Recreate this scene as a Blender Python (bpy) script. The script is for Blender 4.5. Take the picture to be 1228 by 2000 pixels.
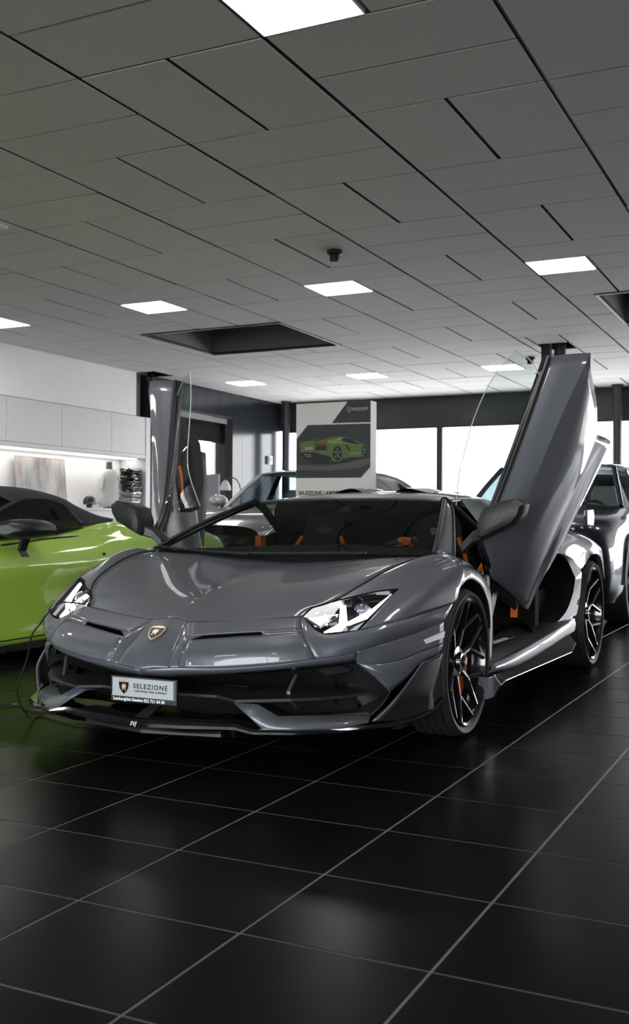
import bpy, math, random
from mathutils import Vector, Matrix
for _o in list(bpy.data.objects): bpy.data.objects.remove(_o)
SC = bpy.context.scene
COL = SC.collection
R = math.radians
rnd = random.Random(7)

# ---------------------------------------------------------------- camera
YAW, ROLL, CAMH = R(26.05), R(0.3), 0.95
cam = bpy.data.cameras.new('camera'); camo = bpy.data.objects.new('camera', cam); COL.objects.link(camo)
fw = Vector((-math.sin(YAW), math.cos(YAW), 0)); rt = Vector((math.cos(YAW), math.sin(YAW), 0)); up = Vector((0, 0, 1))
rt2 = rt*math.cos(ROLL)+up*math.sin(ROLL); up2 = -rt*math.sin(ROLL)+up*math.cos(ROLL)
camo.matrix_world = Matrix(((rt2.x, up2.x, -fw.x, 0), (rt2.y, up2.y, -fw.y, 0), (rt2.z, up2.z, -fw.z, CAMH), (0, 0, 0, 1)))
cam.sensor_fit = 'HORIZONTAL'; cam.sensor_width = 36; cam.lens = 36*2050/1228; cam.shift_y = 19/1228
cam.clip_start = 0.05; cam.clip_end = 200
cam.dof.use_dof = True; cam.dof.focus_distance = 4.6; cam.dof.aperture_fstop = 9
SC.camera = camo

# ---------------------------------------------------------------- light and exposure
WIN_E = 6.5      # daylight through the blinds of the rear windows
SKY_E = 12.0      # overcast sky outside
LAMP_E = 17.0     # recessed ceiling lights
w = bpy.data.worlds.new('sky'); SC.world = w; w.use_nodes = True
bg = w.node_tree.nodes['Background']; bg.inputs[0].default_value = (0.93, 0.97, 1.0, 1); bg.inputs[1].default_value = SKY_E
def portal(n, loc, rot, sx, sy):
    l = bpy.data.lights.new(n, 'AREA'); l.shape = 'RECTANGLE'; l.size = sx; l.size_y = sy; l.cycles.is_portal = True
    o = bpy.data.objects.new(n, l); COL.objects.link(o); o.location = loc; o.rotation_euler = rot
portal('sky_portal', (7.06, 17.6, 1.485), (0, R(90), 0), 2.6, 5.8)      # guides the sky light through the side glazing
portal('sky_portal', (-.5, -7.06, 1.485), (R(90), 0, 0), 15, 2.6)          # through the front glazing
portal('sky_portal', (-11.0, 17.2, 1.3), (0, R(-90), 0), 2.5, 1.9)       # and through the far door
SC.view_settings.view_transform = 'Standard'; SC.view_settings.look = 'None'
SC.view_settings.gamma = 1; SC.view_settings.use_curve_mapping = False
SC.view_settings.exposure = 0.32
SC.cycles.max_bounces = 10; SC.cycles.transparent_max_bounces = 16; SC.cycles.sample_clamp_indirect = 6
SC.cycles.caustics_reflective = False; SC.cycles.caustics_refractive = False

# ---------------------------------------------------------------- materials
MATS = {}
def mat(name, col=(.5, .5, .5), rough=.5, metal=0., coat=0., emit=None, es=0., noise=0., nscale=20., bump=0., bscale=60., spec=.5, coat_rough=.03, ior=1.5):
    if name in MATS: return MATS[name]
    m = bpy.data.materials.new(name); m.use_nodes = True; nt = m.node_tree; b = nt.nodes['Principled BSDF']
    b.inputs['Base Color'].default_value = (*col, 1); b.inputs['Roughness'].default_value = rough
    b.inputs['Metallic'].default_value = metal; b.inputs['Coat Weight'].default_value = coat
    b.inputs['Coat Roughness'].default_value = coat_rough; b.inputs['Specular IOR Level'].default_value = spec
    b.inputs['IOR'].default_value = ior
    if emit: b.inputs['Emission Color'].default_value = (*emit, 1); b.inputs['Emission Strength'].default_value = es
    if noise or bump:
        tc = nt.nodes.new('ShaderNodeTexCoord')
    if noise:
        n = nt.nodes.new('ShaderNodeTexNoise'); n.inputs['Scale'].default_value = nscale; n.inputs['Detail'].default_value = 4
        nt.links.new(tc.outputs['Object'], n.inputs['Vector'])
        mx = nt.nodes.new('ShaderNodeMixRGB'); mx.blend_type = 'MIX'
        mx.inputs[1].default_value = (*[c*(1-noise) for c in col], 1); mx.inputs[2].default_value = (*[min(1, c*(1+noise)) for c in col], 1)
        nt.links.new(n.outputs['Fac'], mx.inputs[0]); nt.links.new(mx.outputs[0], b.inputs['Base Color'])
    if bump:
        n2 = nt.nodes.new('ShaderNodeTexNoise'); n2.inputs['Scale'].default_value = bscale; n2.inputs['Detail'].default_value = 3
        nt.links.new(tc.outputs['Object'], n2.inputs['Vector'])
        bp = nt.nodes.new('ShaderNodeBump'); bp.inputs['Strength'].default_value = bump; bp.inputs['Distance'].default_value = .01
        nt.links.new(n2.outputs['Fac'], bp.inputs['Height']); nt.links.new(bp.outputs[0], b.inputs['Normal'])
    MATS[name] = m; return m
def glassmat(name, tint=(.9, .95, .92), gloss=1.0, trans=1.0, rough=0.0):
    """thin clear or tinted pane: transparent body with a Fresnel reflection"""
    if name in MATS: return MATS[name]
    m = bpy.data.materials.new(name); m.use_nodes = True; nt = m.node_tree; nt.nodes.clear()
    out = nt.nodes.new('ShaderNodeOutputMaterial'); mx = nt.nodes.new('ShaderNodeMixShader')
    tr = nt.nodes.new('ShaderNodeBsdfTransparent'); tr.inputs[0].default_value = (*[c*trans for c in tint], 1)
    gl = nt.nodes.new('ShaderNodeBsdfGlossy'); gl.inputs['Roughness'].default_value = rough; gl.inputs[0].default_value = (gloss, gloss, gloss, 1)
    lw = nt.nodes.new('ShaderNodeFresnel'); ge = nt.nodes.new('ShaderNodeNewGeometry')
    mr = nt.nodes.new('ShaderNodeMapRange'); mr.inputs[3].default_value = 1.5; mr.inputs[4].default_value = 1/1.5
    nt.links.new(ge.outputs['Backfacing'], mr.inputs[0]); nt.links.new(mr.outputs[0], lw.inputs[0])
    nt.links.new(lw.outputs[0], mx.inputs[0]); nt.links.new(tr.outputs[0], mx.inputs[1]); nt.links.new(gl.outputs[0], mx.inputs[2])
    nt.links.new(mx.outputs[0], out.inputs[0]); MATS[name] = m; return m
def emimat(name, col, s):
    if name in MATS: return MATS[name]
    m = bpy.data.materials.new(name); m.use_nodes = True; nt = m.node_tree; nt.nodes.clear()
    out = nt.nodes.new('ShaderNodeOutputMaterial'); e = nt.nodes.new('ShaderNodeEmission')
    e.inputs[0].default_value = (*col, 1); e.inputs[1].default_value = s; nt.links.new(e.outputs[0], out.inputs[0])
    MATS[name] = m; return m
def blindmat(name, s, scale=9.):
    """daylit translucent vertical blind: glows with the daylight behind it, faint slat stripes"""
    m = bpy.data.materials.new(name); m.use_nodes = True; nt = m.node_tree; nt.nodes.clear()
    out = nt.nodes.new('ShaderNodeOutputMaterial'); e = nt.nodes.new('ShaderNodeEmission')
    tc = nt.nodes.new('ShaderNodeTexCoord'); wv = nt.nodes.new('ShaderNodeTexWave'); wv.inputs['Scale'].default_value = scale
    wv.bands_direction = 'X'; nt.links.new(tc.outputs['Object'], wv.inputs[0])
    rp = nt.nodes.new('ShaderNodeMapRange'); rp.inputs[3].default_value = s*.7; rp.inputs[4].default_value = s*1.1
    nt.links.new(wv.outputs[1], rp.inputs[0]); nt.links.new(rp.outputs[0], e.inputs[1])
    e.inputs[0].default_value = (.95, .97, 1, 1); nt.links.new(e.outputs[0], out.inputs[0]); MATS[name] = m; return m

# ---------------------------------------------------------------- mesh helpers
def cr(p0, p1, p2, p3, t):
    return tuple(.5*((2*b)+(-a+c)*t+(2*a-5*b+4*c-d)*t*t+(-a+3*b-3*c+d)*t*t*t) for a, b, c, d in zip(p0, p1, p2, p3))
def curve(pts, n=6, closed=False):
    """points on a smooth curve through pts"""
    k = len(pts); out = []
    if k == 2:
        return [tuple(a+(b-a)*i/n for a, b in zip(*pts)) for i in range(n+1)]
    for i in range(k if closed else k-1):
        if closed: a, b, c, d = pts[i-1], pts[i], pts[(i+1) % k], pts[(i+2) % k]
        else:
            b, c = pts[i], pts[i+1]
            a = pts[i-1] if i else tuple(2*x-y for x, y in zip(b, c))
            d = pts[i+2] if i+2 < k else tuple(2*x-y for x, y in zip(c, b))
        for j in range(n): out.append(cr(a, b, c, d, j/n))
    if not closed: out.append(tuple(pts[-1]))
    return out
class MB:
    def __init__(s): s.v = []; s.f = []
    def add(s, v, f):
        o = len(s.v); s.v += [tuple(p) for p in v]; s.f += [tuple(i+o for i in q) for q in f]; return s
    def poly(s, *p): return s.add(p, [tuple(range(len(p)))])
    def grid(s, rows):
        n = len(rows[0]); v = [p for r in rows for p in r]
        return s.add(v, [(i*n+j, i*n+j+1, (i+1)*n+j+1, (i+1)*n+j) for i in range(len(rows)-1) for j in range(n-1)])
    def patch(s, rows, n=5, m=5):
        """smooth surface through a grid of control points"""
        a = [curve(r, n) for r in rows]; cols = [curve([r[j] for r in a], m) for j in range(len(a[0]))]
        return s.grid([[c[i] for c in cols] for i in range(len(cols[0]))])
    def box(s, x0, x1, y0, y1, z0, z1):
        v = [(x, y, z) for z in (z0, z1) for y in (y0, y1) for x in (x0, x1)]
        return s.add(v, [(0, 2, 3, 1), (4, 5, 7, 6), (0, 1, 5, 4), (2, 6, 7, 3), (0, 4, 6, 2), (1, 3, 7, 5)])
    def chbox(s, x0, x1, y0, y1, z0, z1, c=.006):
        """box with chamfered edges all round its lower face"""
        lo = [(x0+c, y0+c, z0), (x1-c, y0+c, z0), (x1-c, y1-c, z0), (x0+c, y1-c, z0)]
        mi = [(x0, y0, z0+c), (x1, y0, z0+c), (x1, y1, z0+c), (x0, y1, z0+c)]
        hi = [(x0, y0, z1), (x1, y0, z1), (x1, y1, z1), (x0, y1, z1)]
        f = [(3, 2, 1, 0), (8, 9, 10, 11)]
        for a in (0, 4):
            for i in range(4): j = (i+1) % 4; f.append((a+i, a+j, a+4+j, a+4+i))
        return s.add(lo+mi+hi, f)
    def prism(s, a, b):
        """solid between two equal polygons"""
        n = len(a); s.add(list(a)+list(b), [tuple(range(n-1, -1, -1)), tuple(range(n, 2*n))]+[(i, (i+1) % n, n+(i+1) % n, n+i) for i in range(n)]); return s
    def extr(s, pts, d): return s.prism(pts, [tuple(p[i]+d[i] for i in range(3)) for p in pts])
    def loft(s, rings, cap=True):
        n = len(rings[0]); v = [p for r in rings for p in r]
        f = [(i*n+j, i*n+(j+1) % n, (i+1)*n+(j+1) % n, (i+1)*n+j) for i in range(len(rings)-1) for j in range(n)]
        if cap: f += [tuple(range(n-1, -1, -1)), tuple(range((len(rings)-1)*n, len(rings)*n))]
        return s.add(v, f)
    def tube(s, path, r, n=8, cap=True):
        rings = []; k = len(path); P = [Vector(p) for p in path]; nv = None
        for i in range(k):
            t = (P[min(i+1, k-1)]-P[max(i-1, 0)]).normalized()
            if nv is None:
                nv = t.cross(Vector((0, 0, 1)) if abs(t.z) < .9 else Vector((1, 0, 0))).normalized()
            else: nv = (nv-t*nv.dot(t)).normalized()
            bn = t.cross(nv); rr = r[i] if isinstance(r, (list, tuple)) else r
            rings.append([tuple(P[i]+(nv*math.cos(2*math.pi*j/n)+bn*math.sin(2*math.pi*j/n))*rr) for j in range(n)])
        return s.loft(rings, cap)
    def strip(s, path, wd, up):
        """flat ribbon along path, wd wide in direction up (vector)"""
        u = Vector(up).normalized()*wd/2
        return s.grid([[tuple(Vector(p)-u) for p in path], [tuple(Vector(p)+u) for p in path]])
    def lathe(s, prof, c=(0, 0, 0), axis='z', n=32, close=False):
        """profile of (radius, height) turned about an axis through c"""
        rings = []
        for r, h in prof:
            ring = []
            for j in range(n):
                a = 2*math.pi*j/n; x, y = r*math.cos(a), r*math.sin(a)
                p = {'z': (x, y, h), 'x': (h, x, y), 'y': (x, h, y)}[axis]
                ring.append(tuple(p[i]+c[i] for i in range(3)))
            rings.append(ring)
        return s.loft(rings, not close)
    def sphere(s, c, rx, ry, rz, n=14, m=8):
        return s.loft([[(c[0]+rx*math.cos(2*math.pi*j/n)*math.sin(t), c[1]+ry*math.sin(2*math.pi*j/n)*math.sin(t), c[2]+rz*math.cos(t)) for j in range(n)] for t in [math.pi*(i+.02)/(m+.04) for i in range(m+1)]])
    def xf(s, fn): s.v = [tuple(fn(*p)) for p in s.v]; return s
    def mir(s):
        """add the mirror image across x = 0"""
        o = len(s.v); s.v += [(-x, y, z) for x, y, z in s.v]; s.f += [tuple(i+o for i in reversed(q)) for q in list(s.f)]; return s
    def flip(s):
        t = MB(); t.v = [(-x, y, z) for x, y, z in s.v]; t.f = [tuple(reversed(q)) for q in s.f]; return t
    def mesh(s, name, smooth=None, weld=True):
        me = bpy.data.meshes.new(name)
        if weld:
            key = {}; mp = []; nv = []
            for p in s.v:
                k = (round(p[0]*5000), round(p[1]*5000), round(p[2]*5000))
                if k not in key: key[k] = len(nv); nv.append(p)
                mp.append(key[k])
            nf = []
            for q in s.f:
                t = []
                for i in q:
                    if mp[i] not in t: t.append(mp[i])
                if len(t) > 2: nf.append(t)
        else: nv, nf = s.v, s.f
        me.from_pydata(nv, [], nf); me.validate()
        if smooth is not None:
            me.polygons.foreach_set('use_smooth', [True]*len(me.polygons)); me.set_sharp_from_angle(angle=R(smooth))
        return me
    def build(s, name, m, parent=None, smooth=None, solid=0, bevel=0, label=None, weld=True):
        me = s.mesh(name, smooth, weld)
        o = obj(name, me, m, parent)
        if solid:
            md = o.modifiers.new('solid', 'SOLIDIFY'); md.thickness = abs(solid); md.offset = -1 if solid > 0 else 1
        if bevel:
            md = o.modifiers.new('bevel', 'BEVEL'); md.width = bevel; md.segments = 2; md.limit_method = 'ANGLE'; md.angle_limit = R(40)
        if label: o['label'] = label
        return o
def obj(name, me, m=None, parent=None, loc=None, rz=None):
    o = bpy.data.objects.new(name, me); COL.objects.link(o)
    if m is not None and not len(me.materials): me.materials.append(m)
    if parent: o.parent = parent
    if loc: o.location = loc
    if rz is not None: o.rotation_euler = (0, 0, rz)
    return o
def tag(o, label=None, cat=None, group=None, kind=None):
    if label: o['label'] = label
    if cat: o['category'] = cat
    if group: o['group'] = group
    if kind: o['kind'] = kind
    return o
def thing(name, label, cat, loc=(0, 0, 0), rz=0, group=None):
    o = bpy.data.objects.new(name, None); COL.objects.link(o); o.location = loc; o.rotation_euler = (0, 0, rz)
    return tag(o, label, cat, group)
def struct(o): o['kind'] = 'structure'; return o
def text_mesh(s, size, depth=.001, align='CENTER', shear=0., space=1., bold=0.):
    cu = bpy.data.curves.new('lettering', 'FONT'); cu.body = s; cu.size = size; cu.align_x = align; cu.align_y = 'CENTER'
    cu.extrude = depth; cu.shear = shear; cu.space_character = space; cu.offset = bold; cu.resolution_u = 3
    o = bpy.data.objects.new('lettering', cu); COL.objects.link(o)
    me = bpy.data.meshes.new_from_object(o.evaluated_get(bpy.context.evaluated_depsgraph_get()))
    bpy.data.objects.remove(o); return me
def text(name, s, size, m, parent, origin, xdir, ydir, depth=.001, **k):
    """lettering as a mesh lying in the plane xdir / ydir at origin"""
    me = text_mesh(s, size, depth, **k); X = Vector(xdir).normalized(); Y = Vector(ydir).normalized(); Z = X.cross(Y)
    me.transform(Matrix(((X.x, Y.x, Z.x, origin[0]), (X.y, Y.y, Z.y, origin[1]), (X.z, Y.z, Z.z, origin[2]), (0, 0, 0, 1))))
    me.name = name; me.materials.clear()
    return obj(name, me, m, parent)
def inframe(x, y, z, mg=120):
    r = x*math.cos(YAW)+y*math.sin(YAW); d = -x*math.sin(YAW)+y*math.cos(YAW)
    if d < .3: return False
    px = 614+2050*r/d; py = 1019-2050*(z-CAMH)/d
    return -mg < px < 1228+mg and -mg < py < 2000+mg
# ================================================================ the room
XL, XR, YB, YF_, ZC = -10.9, 7.0, 20.55, -7.0, 3.55
CX, CY, CSX, CSY = -3.9755, 4.3418, 1.2364, .59764      # ceiling grid
FX, FY, FSX, FSY = -1.2146, 2.1030, .4655, .45158       # floor grid
M_tile = mat('floor_tile_black', (.0045, .0045, .0050), .24, noise=.18, nscale=3., bump=.03, bscale=220, spec=.042)
M_tile2 = mat('floor_tile_black_worn', (.0050, .0049, .0052), .27, noise=.2, nscale=2., bump=.03, bscale=180, spec=.042)
M_grout = mat('grout', (.15, .147, .143), .8, noise=.4, nscale=9.)
M_ceil = mat('ceiling_tile_white', (.68, .655, .655), .85, noise=.035, nscale=2.5, bump=.05, bscale=300)
M_edge = mat('ceiling_tile_gap_shade', (.05, .05, .05), .9)  # tile sides coloured dark so the gaps read as shadow lines
M_plenum = mat('plenum_black', (.012, .012, .012), .8)
M_dark = mat('dark_wall_paint', (.018, .020, .026), .32, noise=.1, nscale=2.)
M_panel = mat('dark_glossy_wall_panel', (.020, .023, .030), .16, noise=.08, nscale=2., spec=.6)
M_white = mat('white_wall', (.88, .875, .875), .7, noise=.03, nscale=3.)
M_cab = mat('white_cabinet', (.66, .655, .655), .45, noise=.02, nscale=3.)
M_blk = mat('black_satin', (.009, .009, .010), .5)
M_steel = mat('dark_steel', (.035, .036, .040), .3, metal=.2)

# floor: grout bed with single tiles laid on it
fl = struct(MB().box(XL-.6, XR, YF_, YB+.2, -.12, -.0012).build('floor', M_grout))
def floor_tile_mesh(nm):
    g = .0055; return MB().xf(lambda *a: a).chbox(g/2, FSX-g/2, g/2, FSY-g/2, -.0005, .010, .0018)
def up_tile(nm, m):
    b = floor_tile_mesh(nm); b.xf(lambda x, y, z: (x, y, -z-.0005)); b.f = [tuple(reversed(q)) for q in b.f]
    me = b.mesh(nm); me.materials.append(m); return me
FT = [up_tile('tile', M_tile), up_tile('tile', M_tile2)]
cells = []
rest = MB()
for i in range(-24, 20):
    for j in range(-20, 41):
        x, y = FX+FSX*i, FY+FSY*j
        if x < XL-.5 or x+FSX > XR or y < YF_ or y+FSY > YB: continue
        d = math.hypot(x, y)
        vis = inframe(x+.23, y+.22, 0, 160) and not (-3.2 < x < -1.9 and 4.6 < y < 7.4)
        cells.append((0 if vis else 1, d, i, j))
cells.sort()
for k, (nv, d, i, j) in enumerate(cells):
    x, y = FX+FSX*i, FY+FSY*j
    if not nv and k < 295:
        o = obj('tile', FT[rnd.random() < .35], None, fl, (x, y, 0))
        o.rotation_euler = (rnd.uniform(-.0002, .0002), rnd.uniform(-.0002, .0002), 0)
    else: rest.box(x+.003, x+FSX-.003, y+.003, y+FSY-.003, -.010, 0)
tag(rest.build('floor_tiles', M_tile, fl), kind='stuff')

# ceiling: black void above, basket-woven tiles below
ce = struct(MB().box(XL-.6, XR, YF_, YB+.2, ZC+1.3, ZC+1.4).build('ceiling', M_plenum))
holes = [(-3.75, -2.0, 13, 16.2), (1.3, 3.05, 13, 16.2), (.12, .50, 18.08, 19.05), (-5.66, -5.30, 18.1, 19.1)]
lamps = [(i, k) for k in (-10, 0) for i in (-5, -3, -1, 1, 3)]+[(-5, 10), (-3, 10), (-1, 10), (1, 10), (3, 10), (-5, 21), (-3, 21), (-1, 21)]
GX, GY = .026, .010
tile_cache = {}
def ctile(a, b, k0, k1):
    """a ceiling tile spanning grid a..b, k0..k1 (grid units)"""
    x0, x1, y0, y1 = CX+CSX*a+GX/2, CX+CSX*b-GX/2, CY+CSY*k0+GY/2, CY+CSY*k1-GY/2
    if x1-x0 < .02 or y1-y0 < .02: return
    if not any(inframe(x, y, ZC, 60) for x in (x0, (x0+x1)/2, x1) for y in (y0, y1)):
        ceil_rest.box(x0, x1, y0, y1, ZC, ZC+.025); return
    key = (round(x1-x0, 3), round(y1-y0, 3))
    if key not in tile_cache:
        me = MB().chbox(0, x1-x0, 0, y1-y0, 0, .034, .006).mesh('tile'); me.materials.append(M_ceil); me.materials.append(M_edge)
        for q_ in me.polygons:
            if abs(q_.normal.z) < .1: q_.material_index = 1
        tile_cache[key] = me
    o = obj('ceiling_tile', tile_cache[key], None, ce, (x0, y0, ZC+rnd.uniform(-.002, .002)))
    o.rotation_euler = (rnd.uniform(-.0015, .0015), rnd.uniform(-.001, .001), 0)
def cut(a, b, k0, k1, hs):
    """tile minus the openings"""
    for n, (ha, hb, hk0, hk1) in enumerate(hs):
        if a < hb-1e-6 and b > ha+1e-6 and k0 < hk1-1e-6 and k1 > hk0+1e-6:
            r = hs[n+1:]
            if ha > a: cut(a, ha, k0, k1, r)
            if hb < b: cut(hb, b, k0, k1, r)
            aa, bb = max(a, ha), min(b, hb)
            if hk0 > k0: cut(aa, bb, k0, hk0, r)
            if hk1 < k1: cut(aa, bb, hk1, k1, r)
            return
    ctile(a, b, k0, k1)
ceil_rest = MB()
openings = holes+[(i, i+.5, k, k+1) for i, k in lamps]
for i in range(-6, 9):
    ph = 1 if i % 2 == 0 else 3
    for k in range(-19, 28):
        m = (k-ph) % 4
        b = i+1
        a = max(i, (XL-CX)/CSX) if i == -6 else i
        if m == 0: cut(a, i+.5, k, k+2, openings); cut(max(a, i+.5), b, k, k+2, openings)
        elif m in (2, 3): cut(a, b, k, k+1, openings)
tag(ceil_rest.build('ceiling_tiles', M_ceil, ce), kind='stuff')
# roof-light shafts above the two big openings
M_shaft = mat('shaft_grey', (.17, .17, .18), .6)
for a, b, k0, k1 in holes[:2]:
    x0, x1, y0, y1 = CX+CSX*a, CX+CSX*b, CY+CSY*k0, CY+CSY*k1
    s = MB()
    for p, q in (((x0, y0), (x1, y0)), ((x1, y0), (x1, y1)), ((x1, y1), (x0, y1)), ((x0, y1), (x0, y0))):
        s.poly((*p, ZC-.005), (*q, ZC-.005), (*q, ZC+.95), (*p, ZC+.95))
    s.build('shaft', M_shaft if a < 0 else M_shaft, ce, solid=-.02)
    MB().box(x0, x1, y0, y1, ZC+.9, ZC+.95).build('shaft_cover', M_plenum, ce)
    f = MB()
    for xa, xb, ya, yb in ((x0-.02, x1+.02, y0-.02, y0+.015), (x0-.02, x1+.02, y1-.015, y1+.02), (x0-.02, x0+.015, y0, y1), (x1-.015, x1+.02, y0, y1)):
        f.box(xa, xb, ya, yb, ZC-.012, ZC+.03)
    f.build('shaft_trim', M_blk, ce)
# recessed lights
M_lamp = emimat('lamp_diffuser', (1, .985, .96), LAMP_E)
M_lframe = mat('lamp_frame', (.75, .75, .75), .4)
where = {(1, 0): 'very large bright square ceiling light cut off by the top edge of the picture',
 (1, 10): 'square ceiling light high at right above the raised door of the grey sports car',
 (-1, 10): 'square ceiling light beside the black ceiling sensor, near the middle',
 (-3, 10): 'square ceiling light left of and nearer than the dark roof opening',
 (-5, 10): 'square ceiling light cut off by the left edge above the white wall',
 (-5, 21): 'small far ceiling light left of the printed display board',
 (-3, 21): 'small far ceiling light above the printed display board',
 (-1, 0): 'square ceiling light beyond the left picture edge, over the green car', (3, 0): 'square ceiling light beyond the right picture edge, level with the nearest one', (3, 10): 'square ceiling light beyond the right picture edge, in the second row',
 (-1, 21): 'small far ceiling light seen through the raised door glass'}
for i, k in lamps:
    x0, x1, y0, y1 = CX+CSX*i+.012, CX+CSX*(i+.5)-.012, CY+CSY*k+.008, CY+CSY*(k+1)-.008
    vis = (i, k) in where
    t = thing('ceiling_light', where.get((i, k)) or 'square ceiling light out of view %s, %s from the left wall' % ('behind the camera' if k < 0 else 'level with the nearest one', {-5: 'first', -3: 'second', -1: 'third', 1: 'fourth', 3: 'fifth'}[i]), 'ceiling light', ((x0+x1)/2, (y0+y1)/2, ZC), 0, 'recessed square ceiling lights')
    hx, hy = (x1-x0)/2, (y1-y0)/2; e = .008
    f = MB()
    for q in ((-hx, hx, -hy, -hy+e), (-hx, hx, hy-e, hy), (-hx, -hx+e, -hy+e, hy-e), (hx-e, hx, -hy+e, hy-e)): f.box(*q, -.004, .03)
    f.build('frame', M_lframe, t); MB().box(-hx+e, hx-e, -hy+e, hy-e, .004, .03).build('diffuser', M_lamp, t)

# walls -------------------------------------------------------------
# left wall: white front part with a shelving niche, dark panelled rear part with a door opening
struct(MB().box(XL-.68, XL-.56, YF_, 15.60, 0, 2.79).build('wall_left', M_white))         # niche back
struct(MB().box(XL-.56, XL, YF_, 15.16, 2.795, ZC+.03).build('wall_left_upper', M_white))
struct(MB().box(XL-.56, XL-.005, 15.161, 15.175, 2.795, ZC+.03).build('trim_1', M_dark))
struct(MB().box(XL-.68, XL-.56, 15.16, 16.6, 2.795, ZC+1.0).build('wall_left_recess', M_dark))
wd = MB(); wd.box(XL-.25, XL-.02, 15.62, 16.25, 0, ZC+.03).box(XL-.25, XL-.02, 18.45, YB, 0, ZC+.03).box(XL-.25, XL-.02, 16.25, 18.45, 3.02, ZC+.03)
wdo = struct(wd.build('wall_left_rear', M_dark))
y = 15.64; pm = None
while y < YB-.1:
    y1 = min(y+.42, YB-.02); z0 = 0
    if 16.25-.3 < y < 18.45: z0 = 3.06
    if y < 16.25 < y1: y1 = 16.25
    if y < 18.45 < y1 and z0: y1 = 18.45
    MB().chbox(-.018, .0, 0, y1-y-.006, z0, ZC, .003).build('panel', M_panel, wdo).location = (XL, y, 0)
    y = y1
# door opening in the left wall
dr = struct(MB().box(XL-.3, XL+.02, 18.15, 18.45, 0, 3.02).build('door_1', mat('matt_frame', (.008, .008, .008), .9, spec=.1)))
MB().box(XL-.2, XL+.06, 16.25, 18.15, 2.9, 3.0).build('track', mat('grey_metal', (.16, .16, .175), .35, metal=.6), dr)
MB().box(XL-.12, XL-.06, 16.25, 18.15, 2.52, 2.9).build('blind_box', mat('matt_frame'), dr)
MB().box(XL-.10, XL-.09, 16.25, 18.15, 0, 2.52).build('pane', glassmat('clear_pane', (.97, .97, .97)), dr)
MB().box(XL-.14, XL-.05, 16.25, 16.33, 0, 2.52).build('jamb', mat('matt_frame'), dr)
# rear wall and windows
wb = MB().box(XL-.3, XR, YB, YB+.15, 2.95, ZC+1.2).box(XL-.3, XR, YB, YB+.15, 0, .35)
wbo = struct(wb.build('wall_back', M_dark))
M_blind = blindmat('daylit_blind', WIN_E)
xs = [-10.75, -7.19, -3.60, 0.0, 3.55, 6.9]
for n in range(5):
    x0, x1 = xs[n]+.06, xs[n+1]-.06
    wn = struct(MB().box(x0-.06, x0, YB-.02, YB+.1, .35, 2.95).box(x1, x1+.06, YB-.02, YB+.1, .35, 2.95).box(x0, x1, YB-.02, YB+.1, 2.90, 2.95).box(x0, x1, YB-.02, YB+.1, .35, .42).build('window_%d' % (n+1), M_blk))
    MB().box(0, x1-x0, 0, .01, .42, 2.90).build('blind', M_blind, wn).location = (x0, YB+.06, 0)
    MB().box(x0, x1, YB+.02, YB+.026, .42, 2.90).build('pane', glassmat('clear_pane', (.97, .97, .97)), wn)
# right wall: clear glazing to the street (outside the picture to the right, mirrored in the paint of the cars)
wr = struct(MB().box(XR, XR+.15, YF_, YB, 2.85, ZC+1.2).box(XR, XR+.15, YF_, YB, 0, .12).box(XR, XR+.15, YF_, 14.7, .12, 2.85).build('wall_right', mat('taupe_wall', (.22, .19, .165), .7, noise=.05, nscale=2.)))
for n in range(2):
    y0, y1 = 14.7+n*2.9, 14.7+(n+1)*2.9
    wn = struct(MB().box(XR-.03, XR+.1, y0, y0+.09, .12, 2.85).box(XR-.03, XR+.1, y0+.09, y1, .12, .18).box(XR-.03, XR+.1, y0+.09, y1, 2.79, 2.85).box(XR-.02, XR+.06, y0+1.55, y0+1.60, .18, 2.79).build('window_%d' % (n+6), M_blk))
    MB().box(XR+.03, XR+.034, y0+.09, y1, .18, 2.79).build('pane', glassmat('clear_pane', (.97, .97, .97)), wn)
struct(MB().box(XL-.65, XR+.15, YF_-.15, YF_, 2.85, ZC+1.2).box(XL-.65, XR+.15, YF_-.15, YF_, 0, .12).box(XL-.65, -8, YF_-.15, YF_, .12, 2.85).build('wall_front', mat('grey_rear_wall', (.10, .10, .11), .6)))
for n in range(5):
    x0, x1 = -8+n*3.0, -8+(n+1)*3.0
    wn = struct(MB().box(x0, x0+.09, YF_-.1, YF_+.03, .12, 2.85).box(x0+.09, x1, YF_-.1, YF_+.03, .12, .18).box(x0+.09, x1, YF_-.1, YF_+.03, 2.79, 2.85).build('window_%d' % (n+8), M_blk))
    MB().box(x0+.09, x1, YF_-.034, YF_-.03, .18, 2.79).build('pane', glassmat('clear_pane', (.97, .97, .97)), wn)
struct(MB().box(-60, 60, -60, YF_-.2, -.14, -.04).build('forecourt_ground', mat('street_asphalt', (.38, .36, .34), .9, noise=.2, nscale=1.)))
# the street outside: ground, a hedge and two low buildings
struct(MB().box(XR+.16, 60, YF_-.19, 60, -.14, -.04).build('street_ground', mat('street_asphalt', (.38, .36, .34), .9, noise=.2, nscale=1.)))
struct(MB().box(-60, XL-.7, YF_-.19, 60, -.14, -.04).build('yard_ground', mat('street_asphalt'), None))
tag(MB().box(26, 34, -20, 8, -.04, 4.2).build('street_building', mat('brown_render', (.22, .17, .13), .9)), 'low brown building across the street, outside the picture', 'building')
tag(MB().box(24, 32, 12, 40, -.04, 3.4).build('street_building', mat('grey_render', (.20, .20, .20), .9)), 'low grey building across the street, outside the picture', 'building')
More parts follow.
